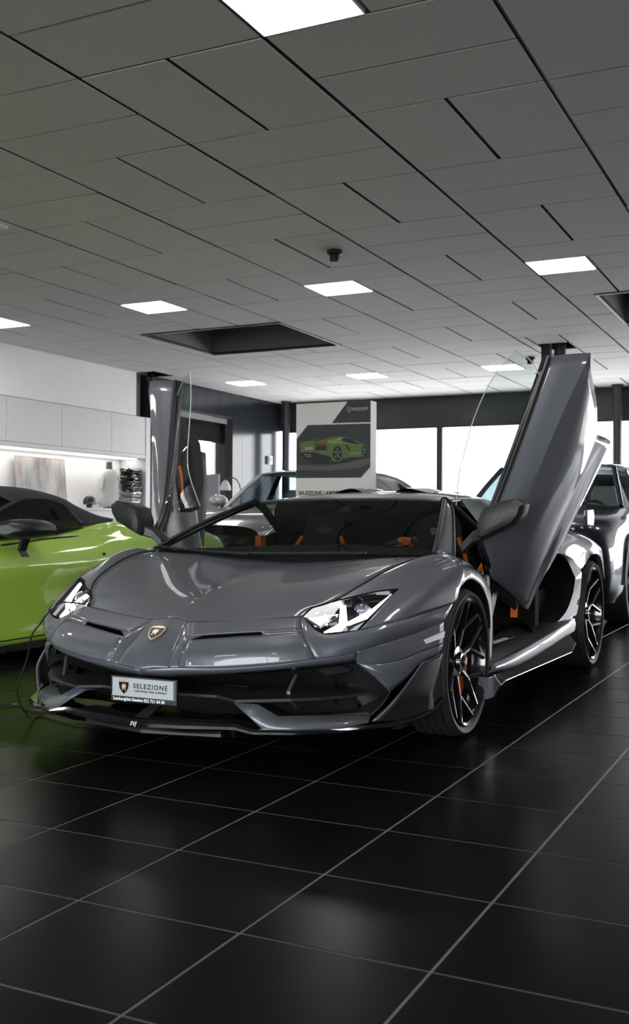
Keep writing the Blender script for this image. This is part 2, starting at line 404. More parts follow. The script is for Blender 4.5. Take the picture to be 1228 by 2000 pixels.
# steel columns
for x, y, l in ((-3.55, 15.45, 'dark round steel column rising into a ceiling cut-out behind the raised door'), (-3.55, 20.15, 'dark round steel column at the rear windows, far right'),
                (-11.15, 15.35, 'dark steel column beside the end of the white wall cabinets'), (-10.55, 20.15, 'dark round steel column in the far left corner')):
    t = thing('steel_column', l, 'column', (x, y, 0), 0, 'steel columns')
    top = ZC+.6 if y < 16 else ZC
    z0_ = 2.80 if x < -11 else 0
    MB().lathe([(.085, z0_), (.085, top)], n=24).build('pipe', M_steel, t, smooth=40)
    MB().lathe([(.13, z0_), (.13, z0_+.02), (.09, z0_+.03)], n=24).build('base_plate', M_steel, t)
    if y < 16: MB().box(-.26, -.13, -.07, .06, z0_, top).build('casing', M_blk, t)
    else: MB().lathe([(.11, top-.03), (.11, top-.002)], n=24).build('collar', M_steel, t)
for a, b, k0, k1 in holes[2:]:
    x0, x1, y0, y1 = CX+CSX*a, CX+CSX*b, CY+CSY*k0, CY+CSY*k1
    s = MB()
    for p, q in (((x0, y0), (x1, y0)), ((x1, y0), (x1, y1)), ((x1, y1), (x0, y1)), ((x0, y1), (x0, y0))): s.poly((*p, ZC), (*q, ZC), (*q, ZC+.5), (*p, ZC+.5))
    s.build('column_cutout', M_blk, ce, solid=-.01)
# ceiling devices
for x, y, l in ((CX-.23*CSX, CY+8.0*CSY, 'small black ceiling sensor in the middle of the ceiling'), (CX-.19*CSX, CY+20*CSY, 'small black ceiling sensor seen beside the raised glass')):
    t = thing('ceiling_sensor', l, 'sensor', (x, y, ZC), 0, 'ceiling sensors')
    MB().lathe([(.075, 0), (.075, -.03), (.06, -.045)][::-1], n=20).build('base', M_blk, t, smooth=40)
    MB().lathe([(.0, -.115), (.035, -.11), (.047, -.09), (.047, -.045)], n=20).build('head', M_blk, t, smooth=40)
# ================================================================ the grey sports car with raised doors
M_paint = mat('grey_car_paint', (.097, .102, .122), .42, metal=.2, coat=.75, coat_rough=.02, noise=.02, nscale=400.)
M_gblk = mat('gloss_black', (.006, .006, .007), .12, coat=.5)
M_sblk = mat('satin_black', (.012, .012, .013), .42)
M_mblk = mat('matt_black', (.006, .006, .006), .8, spec=.15)
M_rub = mat('tyre_rubber', (.014, .014, .014), .62, noise=.2, nscale=60., bump=.1, bscale=200)
M_rim = mat('black_gloss_rim', (.008, .008, .009), .14, coat=.8)
M_orange = mat('orange_trim', (.75, .17, .02), .45)
M_caliper = mat('orange_caliper', (.70, .14, .015), .3, coat=.6)
M_chrome = mat('chrome', (.75, .76, .78), .12, metal=1.)
M_disc = mat('brake_disc', (.05, .05, .055), .5, metal=.5)
M_leather = mat('black_alcantara', (.012, .012, .013), .8, noise=.3, nscale=90.)
M_wglass = glassmat('windscreen_glass', (.50, .54, .53), .35)
M_sglass = glassmat('door_glass', (.80, .88, .85), 1.0)
M_lens = glassmat('lamp_lens', (.95, .96, .97), .6)
M_led = emimat('daytime_light', (1, 1, 1), 5.0)
M_gold = mat('emblem_gold', (.80, .62, .46), .3, metal=.6)
M_eblk = mat('emblem_black', (.008, .008, .008), .25, coat=.6)
def carbonmat():
    m = mat('carbon_weave', (.02, .02, .021), .42, spec=.35); nt = m.node_tree; b = nt.nodes['Principled BSDF']
    tc = nt.nodes.new('ShaderNodeTexCoord'); mp = nt.nodes.new('ShaderNodeMapping'); mp.inputs['Rotation'].default_value = (.5, .4, .78)
    ck = nt.nodes.new('ShaderNodeTexChecker'); ck.inputs['Scale'].default_value = 260
    ck.inputs[1].default_value = (.030, .030, .031, 1); ck.inputs[2].default_value = (.010, .010, .011, 1)
    nt.links.new(tc.outputs['Object'], mp.inputs[0]); nt.links.new(mp.outputs[0], ck.inputs[0]); nt.links.new(ck.outputs[0], b.inputs['Base Color']); return m
M_carbon = carbonmat()

def pairs(fn):
    """build a part on the car's left side and its mirror image on the right"""
    return [fn(1), fn(-1)]
def sided(b, s): return b if s > 0 else b.flip()

def make_wheel(name, parent, s, c, rt_, rr, wd, nsp, caliper=None, rimmat=None, bigdisc=.19):
    """tyre, rim with forked spokes, brake disc and caliper; s=+1 faces +x"""
    w_ = bpy.data.objects.new(name, None); COL.objects.link(w_); w_.parent = parent; w_.location = c
    if s < 0: w_.rotation_euler = (0, 0, math.pi)
    h = wd/2
    prof = [(rr, -h+.01), (rr+.012, -h), (rt_-.022, -h), (rt_-.004, -h+.02), (rt_, -h+.045), (rt_, h-.045), (rt_-.004, h-.02), (rt_-.020, h-.002), (rr+.028, h+.004), (rr+.010, h), (rr-.002, h-.012), (rr-.01, h-.03)]
    MB().lathe(prof, axis='x', n=72, close=True).build('tyre', M_rub, w_, smooth=35)
    gr = MB()
    for k in range(5):
        x = -h*.72+k*h*.36
        gr.lathe([(rt_+.0006, x-.003), (rt_+.0006, x+.003)], axis='x', n=72, close=True)
    gr.build('tread_groove', M_mblk, w_)
    rm = rimmat or M_rim
    MB().lathe([(rr+.004, h-.004), (rr-.006, h+.004), (rr-.016, h-.004), (rr-.022, h-.03), (rr-.028, h-.09), (rr-.03, -h+.03), (rr+.004, -h+.01)], axis='x', n=72, close=True).build('rim', rm, w_, smooth=35)
    sp = MB(); ro = rr-.018
    def arm(a0, r0, a1, r1, w0, w1, x0, x1, t0=.03, t1=.022):
        p0 = Vector((0, math.cos(a0)*r0, math.sin(a0)*r0)); p1 = Vector((0, math.cos(a1)*r1, math.sin(a1)*r1)); d = (p1-p0).normalized(); n = Vector((1, 0, 0)).cross(d)
        rings = []
        for p, ww, x, t in ((p0, w0, x0, t0), (p1, w1, x1, t1)):
            rings.append([tuple(p+n*ww+Vector((x-.008, 0, 0))), tuple(p+n*ww*.35+Vector((x, 0, 0))), tuple(p-n*ww*.35+Vector((x, 0, 0))), tuple(p-n*ww+Vector((x-.008, 0, 0))), tuple(p-n*ww*.6+Vector((x-t, 0, 0))), tuple(p+n*ww*.6+Vector((x-t, 0, 0)))])
        sp.loft(rings)
    for k in range(nsp):
        a = 2*math.pi*k/nsp+.25; da = math.pi/nsp
        xf = h-.035
        arm(a, .03, a+.04, ro*.60, .022, .013, xf-.02, xf-.004)
        arm(a+.04, ro*.58, a-da*.62, ro, .011, .012, xf-.004, h-.006)
        arm(a+.04, ro*.58, a+da*.72, ro, .011, .012, xf-.004, h-.006)
    sp.build('spokes', rm, w_, smooth=25)
    MB().lathe([(.072, h-.075), (.068, h-.05), (.045, h-.045), (.040, h-.028), (.030, h-.026), (.028, h-.036), (.0, h-.036)], axis='x', n=24).build('centre_nut', rm, w_, smooth=30)
    MB().lathe([(.07, -.03), (bigdisc, -.03), (bigdisc, .0), (.07, .0)], axis='x', n=48).build('brake_disc', M_disc, w_, smooth=30)
    if caliper:
        cb = MB(); a0, a1 = caliper
        ring = []
        for q in range(9):
            a = a0+(a1-a0)*q/8; e = .012 if q in (0, 8) else 0
            ring.append([(x, math.cos(a)*r_, math.sin(a)*r_) for x, r_ in ((.012, bigdisc-.085+e), (.042-e, bigdisc-.075+e), (.046-e, bigdisc-.01), (.035-e, bigdisc+.022-e), (-.02, bigdisc+.025-e), (-.05, bigdisc-.04))])
        cb.loft(ring); cb.build('brake_caliper', M_caliper, w_, smooth=35, label='orange brake caliper')
    return w_

def sports_car():
    root = thing('sports_car', 'grey sports car in front, both doors raised like scissors, black wheels', 'car', (-2.397, 4.474, 0))
    P = root
    # ---- bonnet
    H = [[(0, -.890, .557), (.083, -.894, .543), (.312, -.828, .554), (.53, -.763, .573)],
         [(0, -.78, .592), (.10, -.78, .580), (.33, -.74, .588), (.544, -.708, .605)],
         [(0, -.68, .618), (.12, -.68, .607), (.36, -.66, .617), (.606, -.642, .629)],
         [(0, -.50, .655), (.15, -.50, .648), (.41, -.51, .664), (.665, -.515, .684)],
         [(0, -.24, .700), (.18, -.24, .696), (.45, -.25, .722), (.715, -.273, .7535)],
         [(0, -.03, .728), (.20, -.03, .727), (.48, -.04, .758), (.75, -.06, .788)],
         [(0, .149, .747), (.21, .14, .757), (.5, .12, .781), (.775, .115, .7925)]]
    mx = lambda p: (-p[0], p[1], p[2])
    b = MB().patch([[mx(r[3]), mx(r[2]), mx(r[1]), r[0], r[1], r[2], r[3]] for r in H], 5, 5)
    hood = b.build('bonnet', M_paint, P, smooth=50, solid=.012)
    # shut lines as narrow dark gaps along the panel edges
    g = MB()
    def gap(pts, r=.0028, n=6): g.tube([(x, y, z+.0006) for x, y, z in curve(pts, n)], r, 5)
    gap([r[-1] for r in H[1:]]); gap(H[0][1:], n=6); gap(H[0][:2])
    # ---- front wings
    C = [(.814, -.451, .676), (.835, -.33, .715), (.862, -.18, .757), (.885, 0, .787), (.890, .07, .785), (.895, .14, .775), (.91, .28, .735), (.925, .36, .69), (.94, .44, .62), (.945, .47, .45), (.945, .45, .28)]
    def wing(s):
        b = MB()
        b.patch([[(.606, -.642, .629), (.672, -.595, .647), (.745, -.51, .667), C[0]],
                 [(.665, -.515, .684), (.72, -.46, .700), (.78, -.395, .710), C[1]],
                 [(.715, -.273, .7535), (.77, -.25, .770), (.82, -.215, .770), C[2]],
                 [(.75, -.06, .788), (.80, -.04, .804), (.85, -.02, .803), C[3]],
                 [(.775, .115, .7925), (.82, .115, .802), (.86, .12, .797), C[5]],
                 [(.80, .27, .775), (.84, .27, .780), (.88, .275, .765), C[6]]], 4, 5)
        cols = [[C[0], (.80, -.56, .625), (.778, -.655, .573), (.755, -.734, .526)],
                [C[1], (.860, -.42, .668), (.856, -.535, .61), (.828, -.655, .545)],
                [C[2], (.912, -.27, .705), (.918, -.38, .64), (.892, -.520, .565)],
                [C[3], (.945, -.06, .745), (.964, -.14, .685), (.966, -.21, .602)],
                [C[4], (.947, .01, .748), (.966, -.05, .705), (.967, -.11, .665)],
                [C[5], (.946, .10, .745), (.965, .06, .716), (.967, .03, .698)],
                [C[6], (.946, .25, .712), (.962, .22, .682), (.965, .195, .662)],
                [C[7], (.950, .34, .655), (.962, .325, .62), (.964, .295, .598)],
                [C[8], (.953, .41, .60), (.963, .38, .565), (.963, .345, .53)],
                [C[9], (.955, .43, .45), (.963, .39, .45), (.963, .360, .45)],
                [C[10], (.955, .41, .28), (.96, .37, .28), (.958, .335, .28)]]
        b.patch(cols, 4, 5)
        return sided(b, s).build('front_wing', M_paint, P, smooth=35, solid=(.008 if s > 0 else .008))
    pairs(wing)
    ARCH = [(.962, -.335, .33), (.963, -.342, .42), (.965, -.315, .54), (.966, -.21, .602), (.967, -.11, .665), (.967, .03, .698), (.965, .195, .662), (.964, .295, .598), (.963, .345, .53), (.963, .360, .45), (.958, .345, .33), (.958, .335, .27)]
    def liner(s):
        b = MB(); a = curve(ARCH, 4)
        b.grid([a, [(x-.03, y, z-.004) for x, y, z in a], [(x-.33, y*1.02, z+.01) for x, y, z in a]])
        b.poly(*[(x-.33, y*1.02, z+.01) for x, y, z in a])
        return sided(b, s).build('wheel_arch_liner', M_mblk, P, smooth=40)
    pairs(liner)
    gap([(.755, -.734, .526), (.828, -.655, .545), (.892, -.520, .565), (.942, -.385, .586), (.967, -.21, .603)])
    # ---- front bumper upper skin (nose)
    s0, s1, s3 = H[0][0], H[0][1], H[0][3]
    n0, n1 = (0, -1.107, .372), (.12, -1.091, .384)
    Vt = [(.135, -.985, .497), (.27, -.945, .510), (.42, -.895, .522), (.56, -.83, .537)]
    Vb = [(.150, -1.008, .483), (.28, -.965, .495), (.43, -.905, .508), (.575, -.845, .522)]
    Nl = [(.165, -1.080, .386), (.33, -1.026, .389), (.52, -.958, .407), (.645, -.875, .425)]
    lowrow = [(.158, -1.052, .440), (.33, -1.012, .447), (.50, -.95, .464), (.615, -.870, .475)]
    K = [s1, (.092, -.94, .519), (.102, -1.002, .473), (.112, -1.052, .430), n1]
    bp = MB()
    bp.patch([[s1, (.25, -.846, .551), (.40, -.80, .562), s3], [(.108, -.94, .520), (.26, -.895, .532), (.41, -.85, .543), (.545, -.797, .556)], Vt], 5, 4)
    bp.patch([[K[0], s1], [K[1], (.118, -.95, .511)], [K[2], Vb[0]], [K[3], lowrow[0]], [K[4], Nl[0]]], 3, 5)
    bp.grid([curve([s1, (.118, -.95, .511), Vb[0]], 5), curve([s1, (.108, -.94, .520), Vt[0]], 5)])
    bp.patch([Vb, lowrow, Nl], 5, 5)
    bp.patch([[Vt[2], Vt[3]], [Vb[2], Vb[3]]], 5, 2)
    dtop = [s3, (.642, -.809, .515), (.755, -.734, .526), (.828, -.655, .545), (.892, -.520, .565), (.942, -.385, .586), (.967, -.21, .603)]
    dbot = [Nl[3], (.715, -.815, .435), (.765, -.757, .450), (.815, -.690, .467), (.868, -.585, .487), (.912, -.476, .506), (.965, -.325, .537)]
    dr = [dtop]
    for t_, first in ((.28, (.545, -.797, .556)), (.52, Vb[3]), (.76, lowrow[3])):
        q4 = 4*t_*(1-t_)
        dr.append([first]+[tuple(a+(c-a)*t_+e*q4 for a, c, e in zip(p, q, ((.008, -.016, .004)))) for p, q in zip(dtop[1:], dbot[1:])])
    dr.append(dbot); bp.patch(dr, 5, 4)
    # underside lip from the nose edge back to the intake
    Ne = curve([n0, n1, Nl[0], Nl[1], Nl[2], Nl[3], dbot[1], dbot[2]], 4)
    Oe = curve([(0, -1.077, .344), (.11, -1.068, .348), (.155, -1.055, .351), (.31, -1.005, .361), (.50, -.930, .378), (.60, -.865, .388), (.67, -.808, .395), (.745, -.722, .401)], 4)
    bp.grid([Ne, Oe])
    # outer bumper corner beside the intake
    r2_ = [(.745, -.722, .401), (.815, -.685, .395), (.878, -.58, .402), (.922, -.48, .425), (.966, -.335, .445)]
    bp.patch([dbot[2:], [(.755, -.742, .43), (.818, -.690, .43), (.875, -.587, .445), (.918, -.479, .465), (.967, -.33, .490)], r2_], 5, 4)
    bp.patch([r2_, [(.79, -.703, .37), (.835, -.677, .36), (.889, -.572, .375), (.924, -.48, .405), (.963, -.345, .425)], [(.855, -.638, .284), (.87, -.612, .302), (.892, -.562, .329), (.925, -.470, .385), (.958, -.351, .411)]], 5, 4)
    bp.mir()
    bp.patch([[mx(k), tuple((a+c)/2+e for a, c, e in zip(mx(k), c0, (0, 0, .003))), c0, tuple((a+c)/2+e for a, c, e in zip(k, c0, (0, 0, .003))), k] for k, c0 in zip(K, (s0, (0, -.955, .527), (0, -1.02, .483), (0, -1.073, .430), n0))], 4, 5)
    bump = bp.build('front_bumper', M_paint, P, smooth=60, weld=False)
    bm_ = bump.modifiers.new('solid', 'SOLIDIFY'); bm_.thickness = .006; bm_.offset = 0
    # nose vents
    def vent(s):
        b = MB(); t = curve(Vt[:3], 4); o = curve(Vb[:3], 4)
        bk = lambda p: (p[0], p[1]+.075, p[2]-.035)
        b.grid([t, [bk(p) for p in t], [bk(p) for p in o], o]); b.poly(t[0], bk(t[0]), bk(o[0]), o[0]); b.poly(t[-1], bk(t[-1]), bk(o[-1]), o[-1])
        return sided(b, s).build('nose_vent', M_mblk, P)
    pairs(vent)
    def ventlip(s):
        b = MB().prism([(.118, -.965, .507), (.135, -.985, .4975), (.150, -1.008, .4835)], [(.20, -.962, .5005), (.175, -.972, .4995), (.17, -.985, .490)])
        return sided(b, s).build('vent_lip', M_paint, P)
    pairs(ventlip)
    # ---- intake cavity, bars, blade and splitter
    cav = MB()
    top = curve([(0, -1.072, .342), (.36, -.98, .362), (.56, -.895, .381), (.67, -.803, .393), (.742, -.716, .399), (.81, -.676, .345), (.855, -.630, .282), (.795, -.68, .195)], 4)
    bot = [(p[0]*.92, -.58, .19+.16*(p[2]-.2)/.2) for p in top]
    cav.grid([top, [(x*.96, y*.5-.36, z*.5+.12) for x, y, z in top], bot]); cav.poly(*bot, (0, -.62, .12))
    cav.mir(); cav.build('intake_cavity', M_mblk, P, smooth=30)
    def duct(s):
        b = MB().patch([[(.757, -.704, .391), (.810, -.678, .345), (.855, -.632, .282)], [(.71, -.67, .38), (.765, -.655, .33), (.82, -.62, .265)], [(.58, -.66, .37), (.64, -.64, .32), (.72, -.63, .21)]], 5, 5)
        b.patch([[(.855, -.632, .282), (.82, -.62, .265), (.72, -.63, .21)], [(.83, -.66, .235), (.80, -.65, .22), (.69, -.66, .195)], [(.795, -.683, .197), (.77, -.67, .195), (.63, -.70, .19)]], 5, 5)
        return sided(b, s).build('brake_duct', M_sblk, P, smooth=40, solid=.004)
    pairs(duct)
    mb_ = MB()
    bar = [(0, -1.0, .262), (.20, -1.0, .266), (.274, -.988, .266), (.376, -1.022, .261), (.48, -.990, .266), (.575, -.941, .269), (.66, -.86, .268), (.735, -.768, .269), (.815, -.655, .281)]
    mb_.grid([bar, [(x, y+.004, z+.010) for x, y, z in bar], [(x*.97, y+.10, z+.028) for x, y, z in bar], [(x*.97, y+.10, z+.004) for x, y, z in bar], bar]).mir()
    mb_.build('intake_bar', M_sblk, P)
    gm = MB()
    for k in range(7):
        z = .285+k*.010; gm.box(-.30, .30, -.80, -.792, z-.0015, z+.0015)
    for k in range(25): gm.box(-.30+k*.025-.001, -.30+k*.025+.001, -.80, -.793, .27, .36)
    gm.build('intake_grille', M_sblk, P)
    def hook(s):
        b = MB().loft([[(x, y, z), (x+.014, y, z), (x+.014, y+.02, z), (x, y+.02, z)] for x, y, z in ((.555, -.86, .375), (.535, -.90, .300), (.542, -.905, .265), (.562, -.88, .235))])
        return sided(b, s).build('strut', M_steel, P)
    pairs(hook)
    def cover(s):
        c_ = [(.635, -.838, .384), (.71, -.762, .395), (.735, -.732, .378), (.722, -.742, .367), (.662, -.812, .360)]
        b = MB().prism([(x, y-.004, z-.004) for x, y, z in c_], [(x, y+.03, z-.004) for x, y, z in c_])
        return sided(b, s).build('tow_eye_cover', M_sblk, P, bevel=.003)
    pairs(cover)
    def blade(s):
        b = MB()
        f = [(.354, -.987, .254), (.440, -.955, .249), (.520, -.945, .209), (.63, -.830, .203), (.715, -.730, .197), (.797, -.685, .198)]
        l = [(.487, -1.008, .170), (.50, -1.004, .170), (.55, -.990, .171), (.625, -.940, .170), (.740, -.840, .169), (.808, -.740, .178)]
        bk = [(x, y+.12, z-.015) for x, y, z in f]
        b.grid([l, [((p[0]+q[0])/2, (p[1]+q[1])/2-.004, (p[2]+q[2])/2+.002) for p, q in zip(l, f)], f, bk])
        return sided(b, s).build('corner_blade', M_paint, P, smooth=20, solid=.006)
    pairs(blade)
    def canard(s):
        b = MB().patch([[(.937, -.502, .390), (.955, -.440, .400), (.970, -.367, .411)], [(.918, -.575, .335), (.945, -.50, .338), (.967, -.41, .340)], [(.895, -.651, .279), (.932, -.56, .272), (.960, -.456, .264)], [(.858, -.695, .226), (.915, -.58, .222), (.958, -.44, .230)], [(.817, -.732, .182), (.90, -.60, .174), (.955, -.43, .190)]], 4, 4)
        o = sided(b, s).build('corner_canard', M_paint, P, smooth=40); o.data.materials.append(M_sblk)
        md = o.modifiers.new('solid', 'SOLIDIFY'); md.thickness = .010; md.offset = -1; md.material_offset = 1; return o
    pairs(canard)
    def rear_tri(s):
        f = [(.962, -.355, .405), (.952, -.456, .265), (.952, -.42, .19), (.955, -.33, .19), (.960, -.325, .33)]
        return sided(MB().prism(f, [(x-.03, y, z) for x, y, z in f]), s).build('arch_shield', M_mblk, P)
    pairs(rear_tri)
    lo = [(0, -1.143, .157), (.20, -1.12, .162), (.33, -1.087, .166), (.398, -1.062, .166), (.480, -1.066, .157), (.62, -.995, .156), (.75, -.885, .155), (.82, -.770, .155), (.875, -.690, .155), (.928, -.56, .160), (.953, -.455, .165), (.972, -.35, .205)]
    hi = [(x, y+.012, z+d) for (x, y, z), d in zip(lo, (.026, .025, .022, .020, .016, .014, .014, .015, .016, .018, .02, .02))]
    sp_ = MB()
    ins = [(x*.86, max(y+.16, -.97)+.0, z+.008) for x, y, z in lo]; und = [(x*.9, y+.10, .115) for x, y, z in lo]
    sp_.grid([ins, hi, [((a[0]+c[0])/2, (a[1]+c[1])/2-.006, (a[2]+c[2])/2) for a, c in zip(hi, lo)], lo, und]).mir()
    sp_.build('front_splitter', M_gblk, P, smooth=30)
    MB().prism([(-.32, -1.03, .125), (0, -1.10, .125), (.32, -1.03, .125), (.32, -1.03, .14), (0, -1.10, .14), (-.32, -1.03, .14)], [(-.32, -1.0, .125), (0, -1.07, .125), (.32, -1.0, .125), (.32, -1.0, .14), (0, -1.07, .14), (-.32, -1.0, .14)]).build('skid_bar', M_sblk, P)
    MB().prism([(-.03, -1.10, .185), (.03, -1.10, .185), (.07, -1.0, .26), (.03, -1.0, .26)], [(-.03, -1.07, .185), (.03, -1.07, .185), (.07, -.97, .26), (.03, -.97, .26)]).build('splitter_stay', M_sblk, P)
    text('splitter_lettering', 'SVJ', .022, mat('pale_print', (.6, .6, .58), .5), P, (0.0, -1.152, .170), (1, 0, 0), (0, .0, 1), .0006, shear=.35, bold=.0006)
    # ---- headlights
    def head(s):
        ol = [(.53, -.763, .573), (.544, -.708, .605), (.606, -.642, .629), (.672, -.597, .647), (.745, -.51, .667), (.814, -.451, .676), (.775, -.668, .569), (.755, -.734, .526), (.642, -.809, .515)]
        nn = Vector((.2336, -.4953, .8367))
        inn = [tuple(Vector(p)*.9+Vector((.68, -.66, .60))*.1-nn*.045) for p in ol]
        b = MB(); b.grid([ol+[ol[0]], inn+[inn[0]]]); b.poly(*inn)
        hl = sided(b, s).build('headlight', M_gblk, P, label='lit headlight with white light signature')
        def sub(n, bb, m, **k): return sided(bb, s).build(n, m, hl, **k)
        ctr = tuple(sum(p[i] for p in ol)/9+nn[i]*.006 for i in range(3)); l = MB()
        for i in range(9):
            a, c_ = ol[i], ol[(i+1) % 9]; l.poly(a, c_, ctr)
        sub('lens', l, M_lens, smooth=60)
        def led(pts):
            return MB().prism([tuple(Vector(p)-nn*.006) for p in pts], [tuple(Vector(p)+nn*.008) for p in pts])
        sub('daytime_light', led([(.632, -.621, .607), (.652, -.612, .607), (.694, -.690, .549), (.684, -.753, .514), (.633, -.777, .514), (.668, -.714, .542)]), M_led)
        sub('daytime_light', led([(.694, -.693, .547), (.753, -.587, .593), (.793, -.471, .650), (.796, -.484, .642), (.768, -.607, .577), (.702, -.692, .545)]), M_led)
        sub('reflector', led([(.545, -.741, .560), (.643, -.668, .576), (.606, -.756, .534)]), mat('bright_reflector', (.85, .83, .78), .25, metal=.6))
        q = Vector((.708, -.573, .596)); t1 = nn.orthogonal().normalized(); t2 = nn.cross(t1)
        def disc(c_, prof):
            b_ = MB(); b_.loft([[tuple(Vector(c_)+(t1*math.cos(a*math.pi/10)+t2*math.sin(a*math.pi/10))*r_+nn*hh) for a in range(20)] for r_, hh in prof]); return b_
        sub('projector', disc(q, [(.034, -.01), (.034, .008), (.030, .012), (.030, .006)]), M_chrome, smooth=30)
        sub('projector_lens', disc(q, [(.030, .004), (.026, .014), (.016, .021), (.004, .023)]), mat('lens_blue', (.12, .14, .17), .05, coat=1.), smooth=40)
        for c_ in ((.562, -.697, .581), (.587, -.667, .592), (.600, -.694, .572), (.625, -.738, .540)):
            sub('led_cell', disc(c_, [(.008, .0), (.008, .005), (.005, .008)]), M_chrome, smooth=40)
        for k in range(3):
            z = k/2.
            sub('fin', led([(.60+.02*k, -.69-.025*k, .585-.018*k), (.63+.015*k, -.665-.025*k, .590-.018*k), (.632+.015*k, -.668-.025*k, .586-.018*k), (.602+.02*k, -.693-.025*k, .581-.018*k)]), M_steel)
        e = MB()
        for i in range(9):
            a, c_ = ol[i], ol[(i+1) % 9]; e.tube([a, c_], .0035, 5)
        sub('seal', e, M_mblk)
        return hl
    pairs(head)
    def marker(s):
        f = [(.932, -.458, .473), (.978, -.332, .500), (.978, -.344, .474), (.936, -.445, .456)]
        return sided(MB().prism(f, [(x-.02, y, z) for x, y, z in f]), s).build('side_marker', mat('marker_lens', (.82, .84, .85), .2, coat=1.), P, bevel=.002, label='pale side marker lamp')
    pairs(marker)
    # ---- emblem on the nose
    def shield(sc, bulge=.0):
        """shield outline, height 1 about the origin"""
        h = [(0, .5), (.22, .47), (.42, .40), (.44, .20), (.38, -.08), (.24, -.32), (0, -.52)]
        return [(x*sc, y*sc) for x, y in h+[(-x, y) for x, y in h[-2:0:-1]]]
    def bull(sc):
        q = [(-.16, -.22), (-.10, -.10), (-.17, .02), (-.12, .14), (.0, .2), (.10, .16), (.17, .20), (.13, .10), (.20, .04), (.12, -.02), (.10, -.12), (.16, -.22), (.06, -.18), (.02, -.08), (-.06, -.10), (-.06, -.22)]
        return [(x*sc, y*sc) for x, y in q]
    def emblem(parent, o, xd, yd, sc, th=.003):
        X = Vector(xd).normalized(); Y = Vector(yd).normalized(); Z = X.cross(Y); o = Vector(o)
        T = lambda pts, z: [tuple(o+X*x+Y*y+Z*z) for x, y in pts]
        e = MB().prism(T(shield(sc), 0), T(shield(sc*.96), th)).build('emblem', M_gold, parent, label='black and gold shield emblem')
        if parent is not P: e_ = parent
        else: e_ = e
        MB().prism(T(shield(sc*.86), th*.5), T(shield(sc*.85), th*1.3)).build('field', M_eblk, e_)
        MB().prism(T(bull(sc), th*1.2), T(bull(sc*.95), th*1.9)).build('bull', M_gold, e_)
        MB().prism(T([(-.33*sc, .40*sc), (.33*sc, .40*sc), (.35*sc, .31*sc), (-.35*sc, .31*sc)], th*1.2), T([(-.33*sc, .40*sc), (.33*sc, .40*sc), (.35*sc, .31*sc), (-.35*sc, .31*sc)], th*1.6)).build('name_band', M_gold, e_)
        return e
    emblem(P, (0, -1.002, .504), (1, 0, 0), (0, .80, .60), .082, .004)
    # ---- number plate
    pl = MB().box(-.118, .188, -1.135, -1.118, .247, .345).build('number_plate', M_sblk, P, bevel=.003, label='dealer plate in a black holder')
    MB().box(-.112, .182, -1.138, -1.134, .270, .341).build('plate_face', mat('plate_grey', (.42, .46, .48), .35), pl)
    for x in (-.109, .179): MB().box(x-.002, x+.002, -1.1395, -1.1375, .272, .340).build('edge_strip', M_chrome, pl)
    emblem(pl, (-.052, -1.1385, .306), (1, 0, 0), (0, 0, 1), .062, .0012)
    M_ink = mat('dark_print', (.012, .012, .014), .5); M_wink = mat('white_print', (.85, .85, .85), .5)
    text('lettering', 'SELEZIONE', .026, M_ink, pl, (.070, -1.1385, .312), (1, 0, 0), (0, 0, 1), .0005, space=1.28, bold=.0006)
    text('small_lettering', 'CERTIFIED PRE-OWNED', .0115, M_ink, pl, (.070, -1.1385, .293), (1, 0, 0), (0, 0, 1), .0005, space=1.25, bold=.0003)
    text('dealer_line', 'Lamborghini Genève 022 721 04 30', .0165, M_wink, pl, (.015, -1.1357, .258), (1, 0, 0), (0, 0, 1), .0006, bold=.0004)
    # ---- cowl, windscreen, roof
    hr = [(0, .149, .745), (.21, .14, .755), (.5, .12, .779), (.775, .115, .790)]
    gb = [(0, .15, .797), (.3, .14, .80), (.55, .125, .80), (.775, .115, .803)]
    MB().patch([hr, [(0, .20, .735), (.21, .195, .745), (.5, .18, .765), (.775, .15, .785)], [(0, .165, .795), (.3, .155, .798), (.55, .14, .798), (.775, .118, .80)]], 4, 3).mir().build('cowl', M_sblk, P, smooth=40)
    ws = [gb, [(0, .55, .965), (.27, .54, .962), (.5, .51, .952), (.675, .46, .930)], [(0, .927, 1.081), (.22, .915, 1.080), (.42, .88, 1.073), (.57, .82, 1.064)]]
    MB().patch(ws, 6, 6).mir().build('windscreen', M_wglass, P, smooth=60)
    for pts in ([(-.46, .10, .795), (-.30, .11, .79), (.02, .10, .793), (.30, .085, .80), (.44, .085, .803)], [(-.72, .09, .815), (-.5, .095, .80), (-.20, .09, .785)]):
        MB().tube(curve(pts, 4), .008, 6).build('wiper', M_sblk, P)
    def pillar(s):
        b = MB().patch([[(.772, .112, .80), (.81, .125, .802), (.842, .17, .795)], [(.680, .44, .928), (.72, .43, .92), (.755, .43, .895)], [(.60, .73, 1.036), (.635, .71, 1.025), (.658, .70, .998)], [(.57, .82, 1.066), (.585, .825, 1.062), (.602, .83, 1.045)]], 3, 5)
        return sided(b, s).build('windscreen_pillar', M_paint, P, smooth=40, solid=.02)
    pairs(pillar)
    def seal(s):
        b = MB().tube(curve([(.772, .105, .806), (.690, .42, .935), (.58, .80, 1.066)], 6), .011, 8)
        b.tube(curve([(.846, .172, .792), (.757, .432, .893), (.662, .702, .996), (.606, .834, 1.042)], 5), .007, 6)
        return sided(b, s).build('pillar_seal', M_sblk, P, smooth=50)
    pairs(seal)
    def cant(s):
        b = MB().tube(curve([(.572, .82, 1.064), (.585, .94, 1.03), (.605, 1.06, .976), (.63, 1.2, .915), (.66, 1.34, .85)], 5), [.024]*21, 10)
        return sided(b, s).build('cant_rail', M_mblk, P, smooth=50)
    pairs(cant)
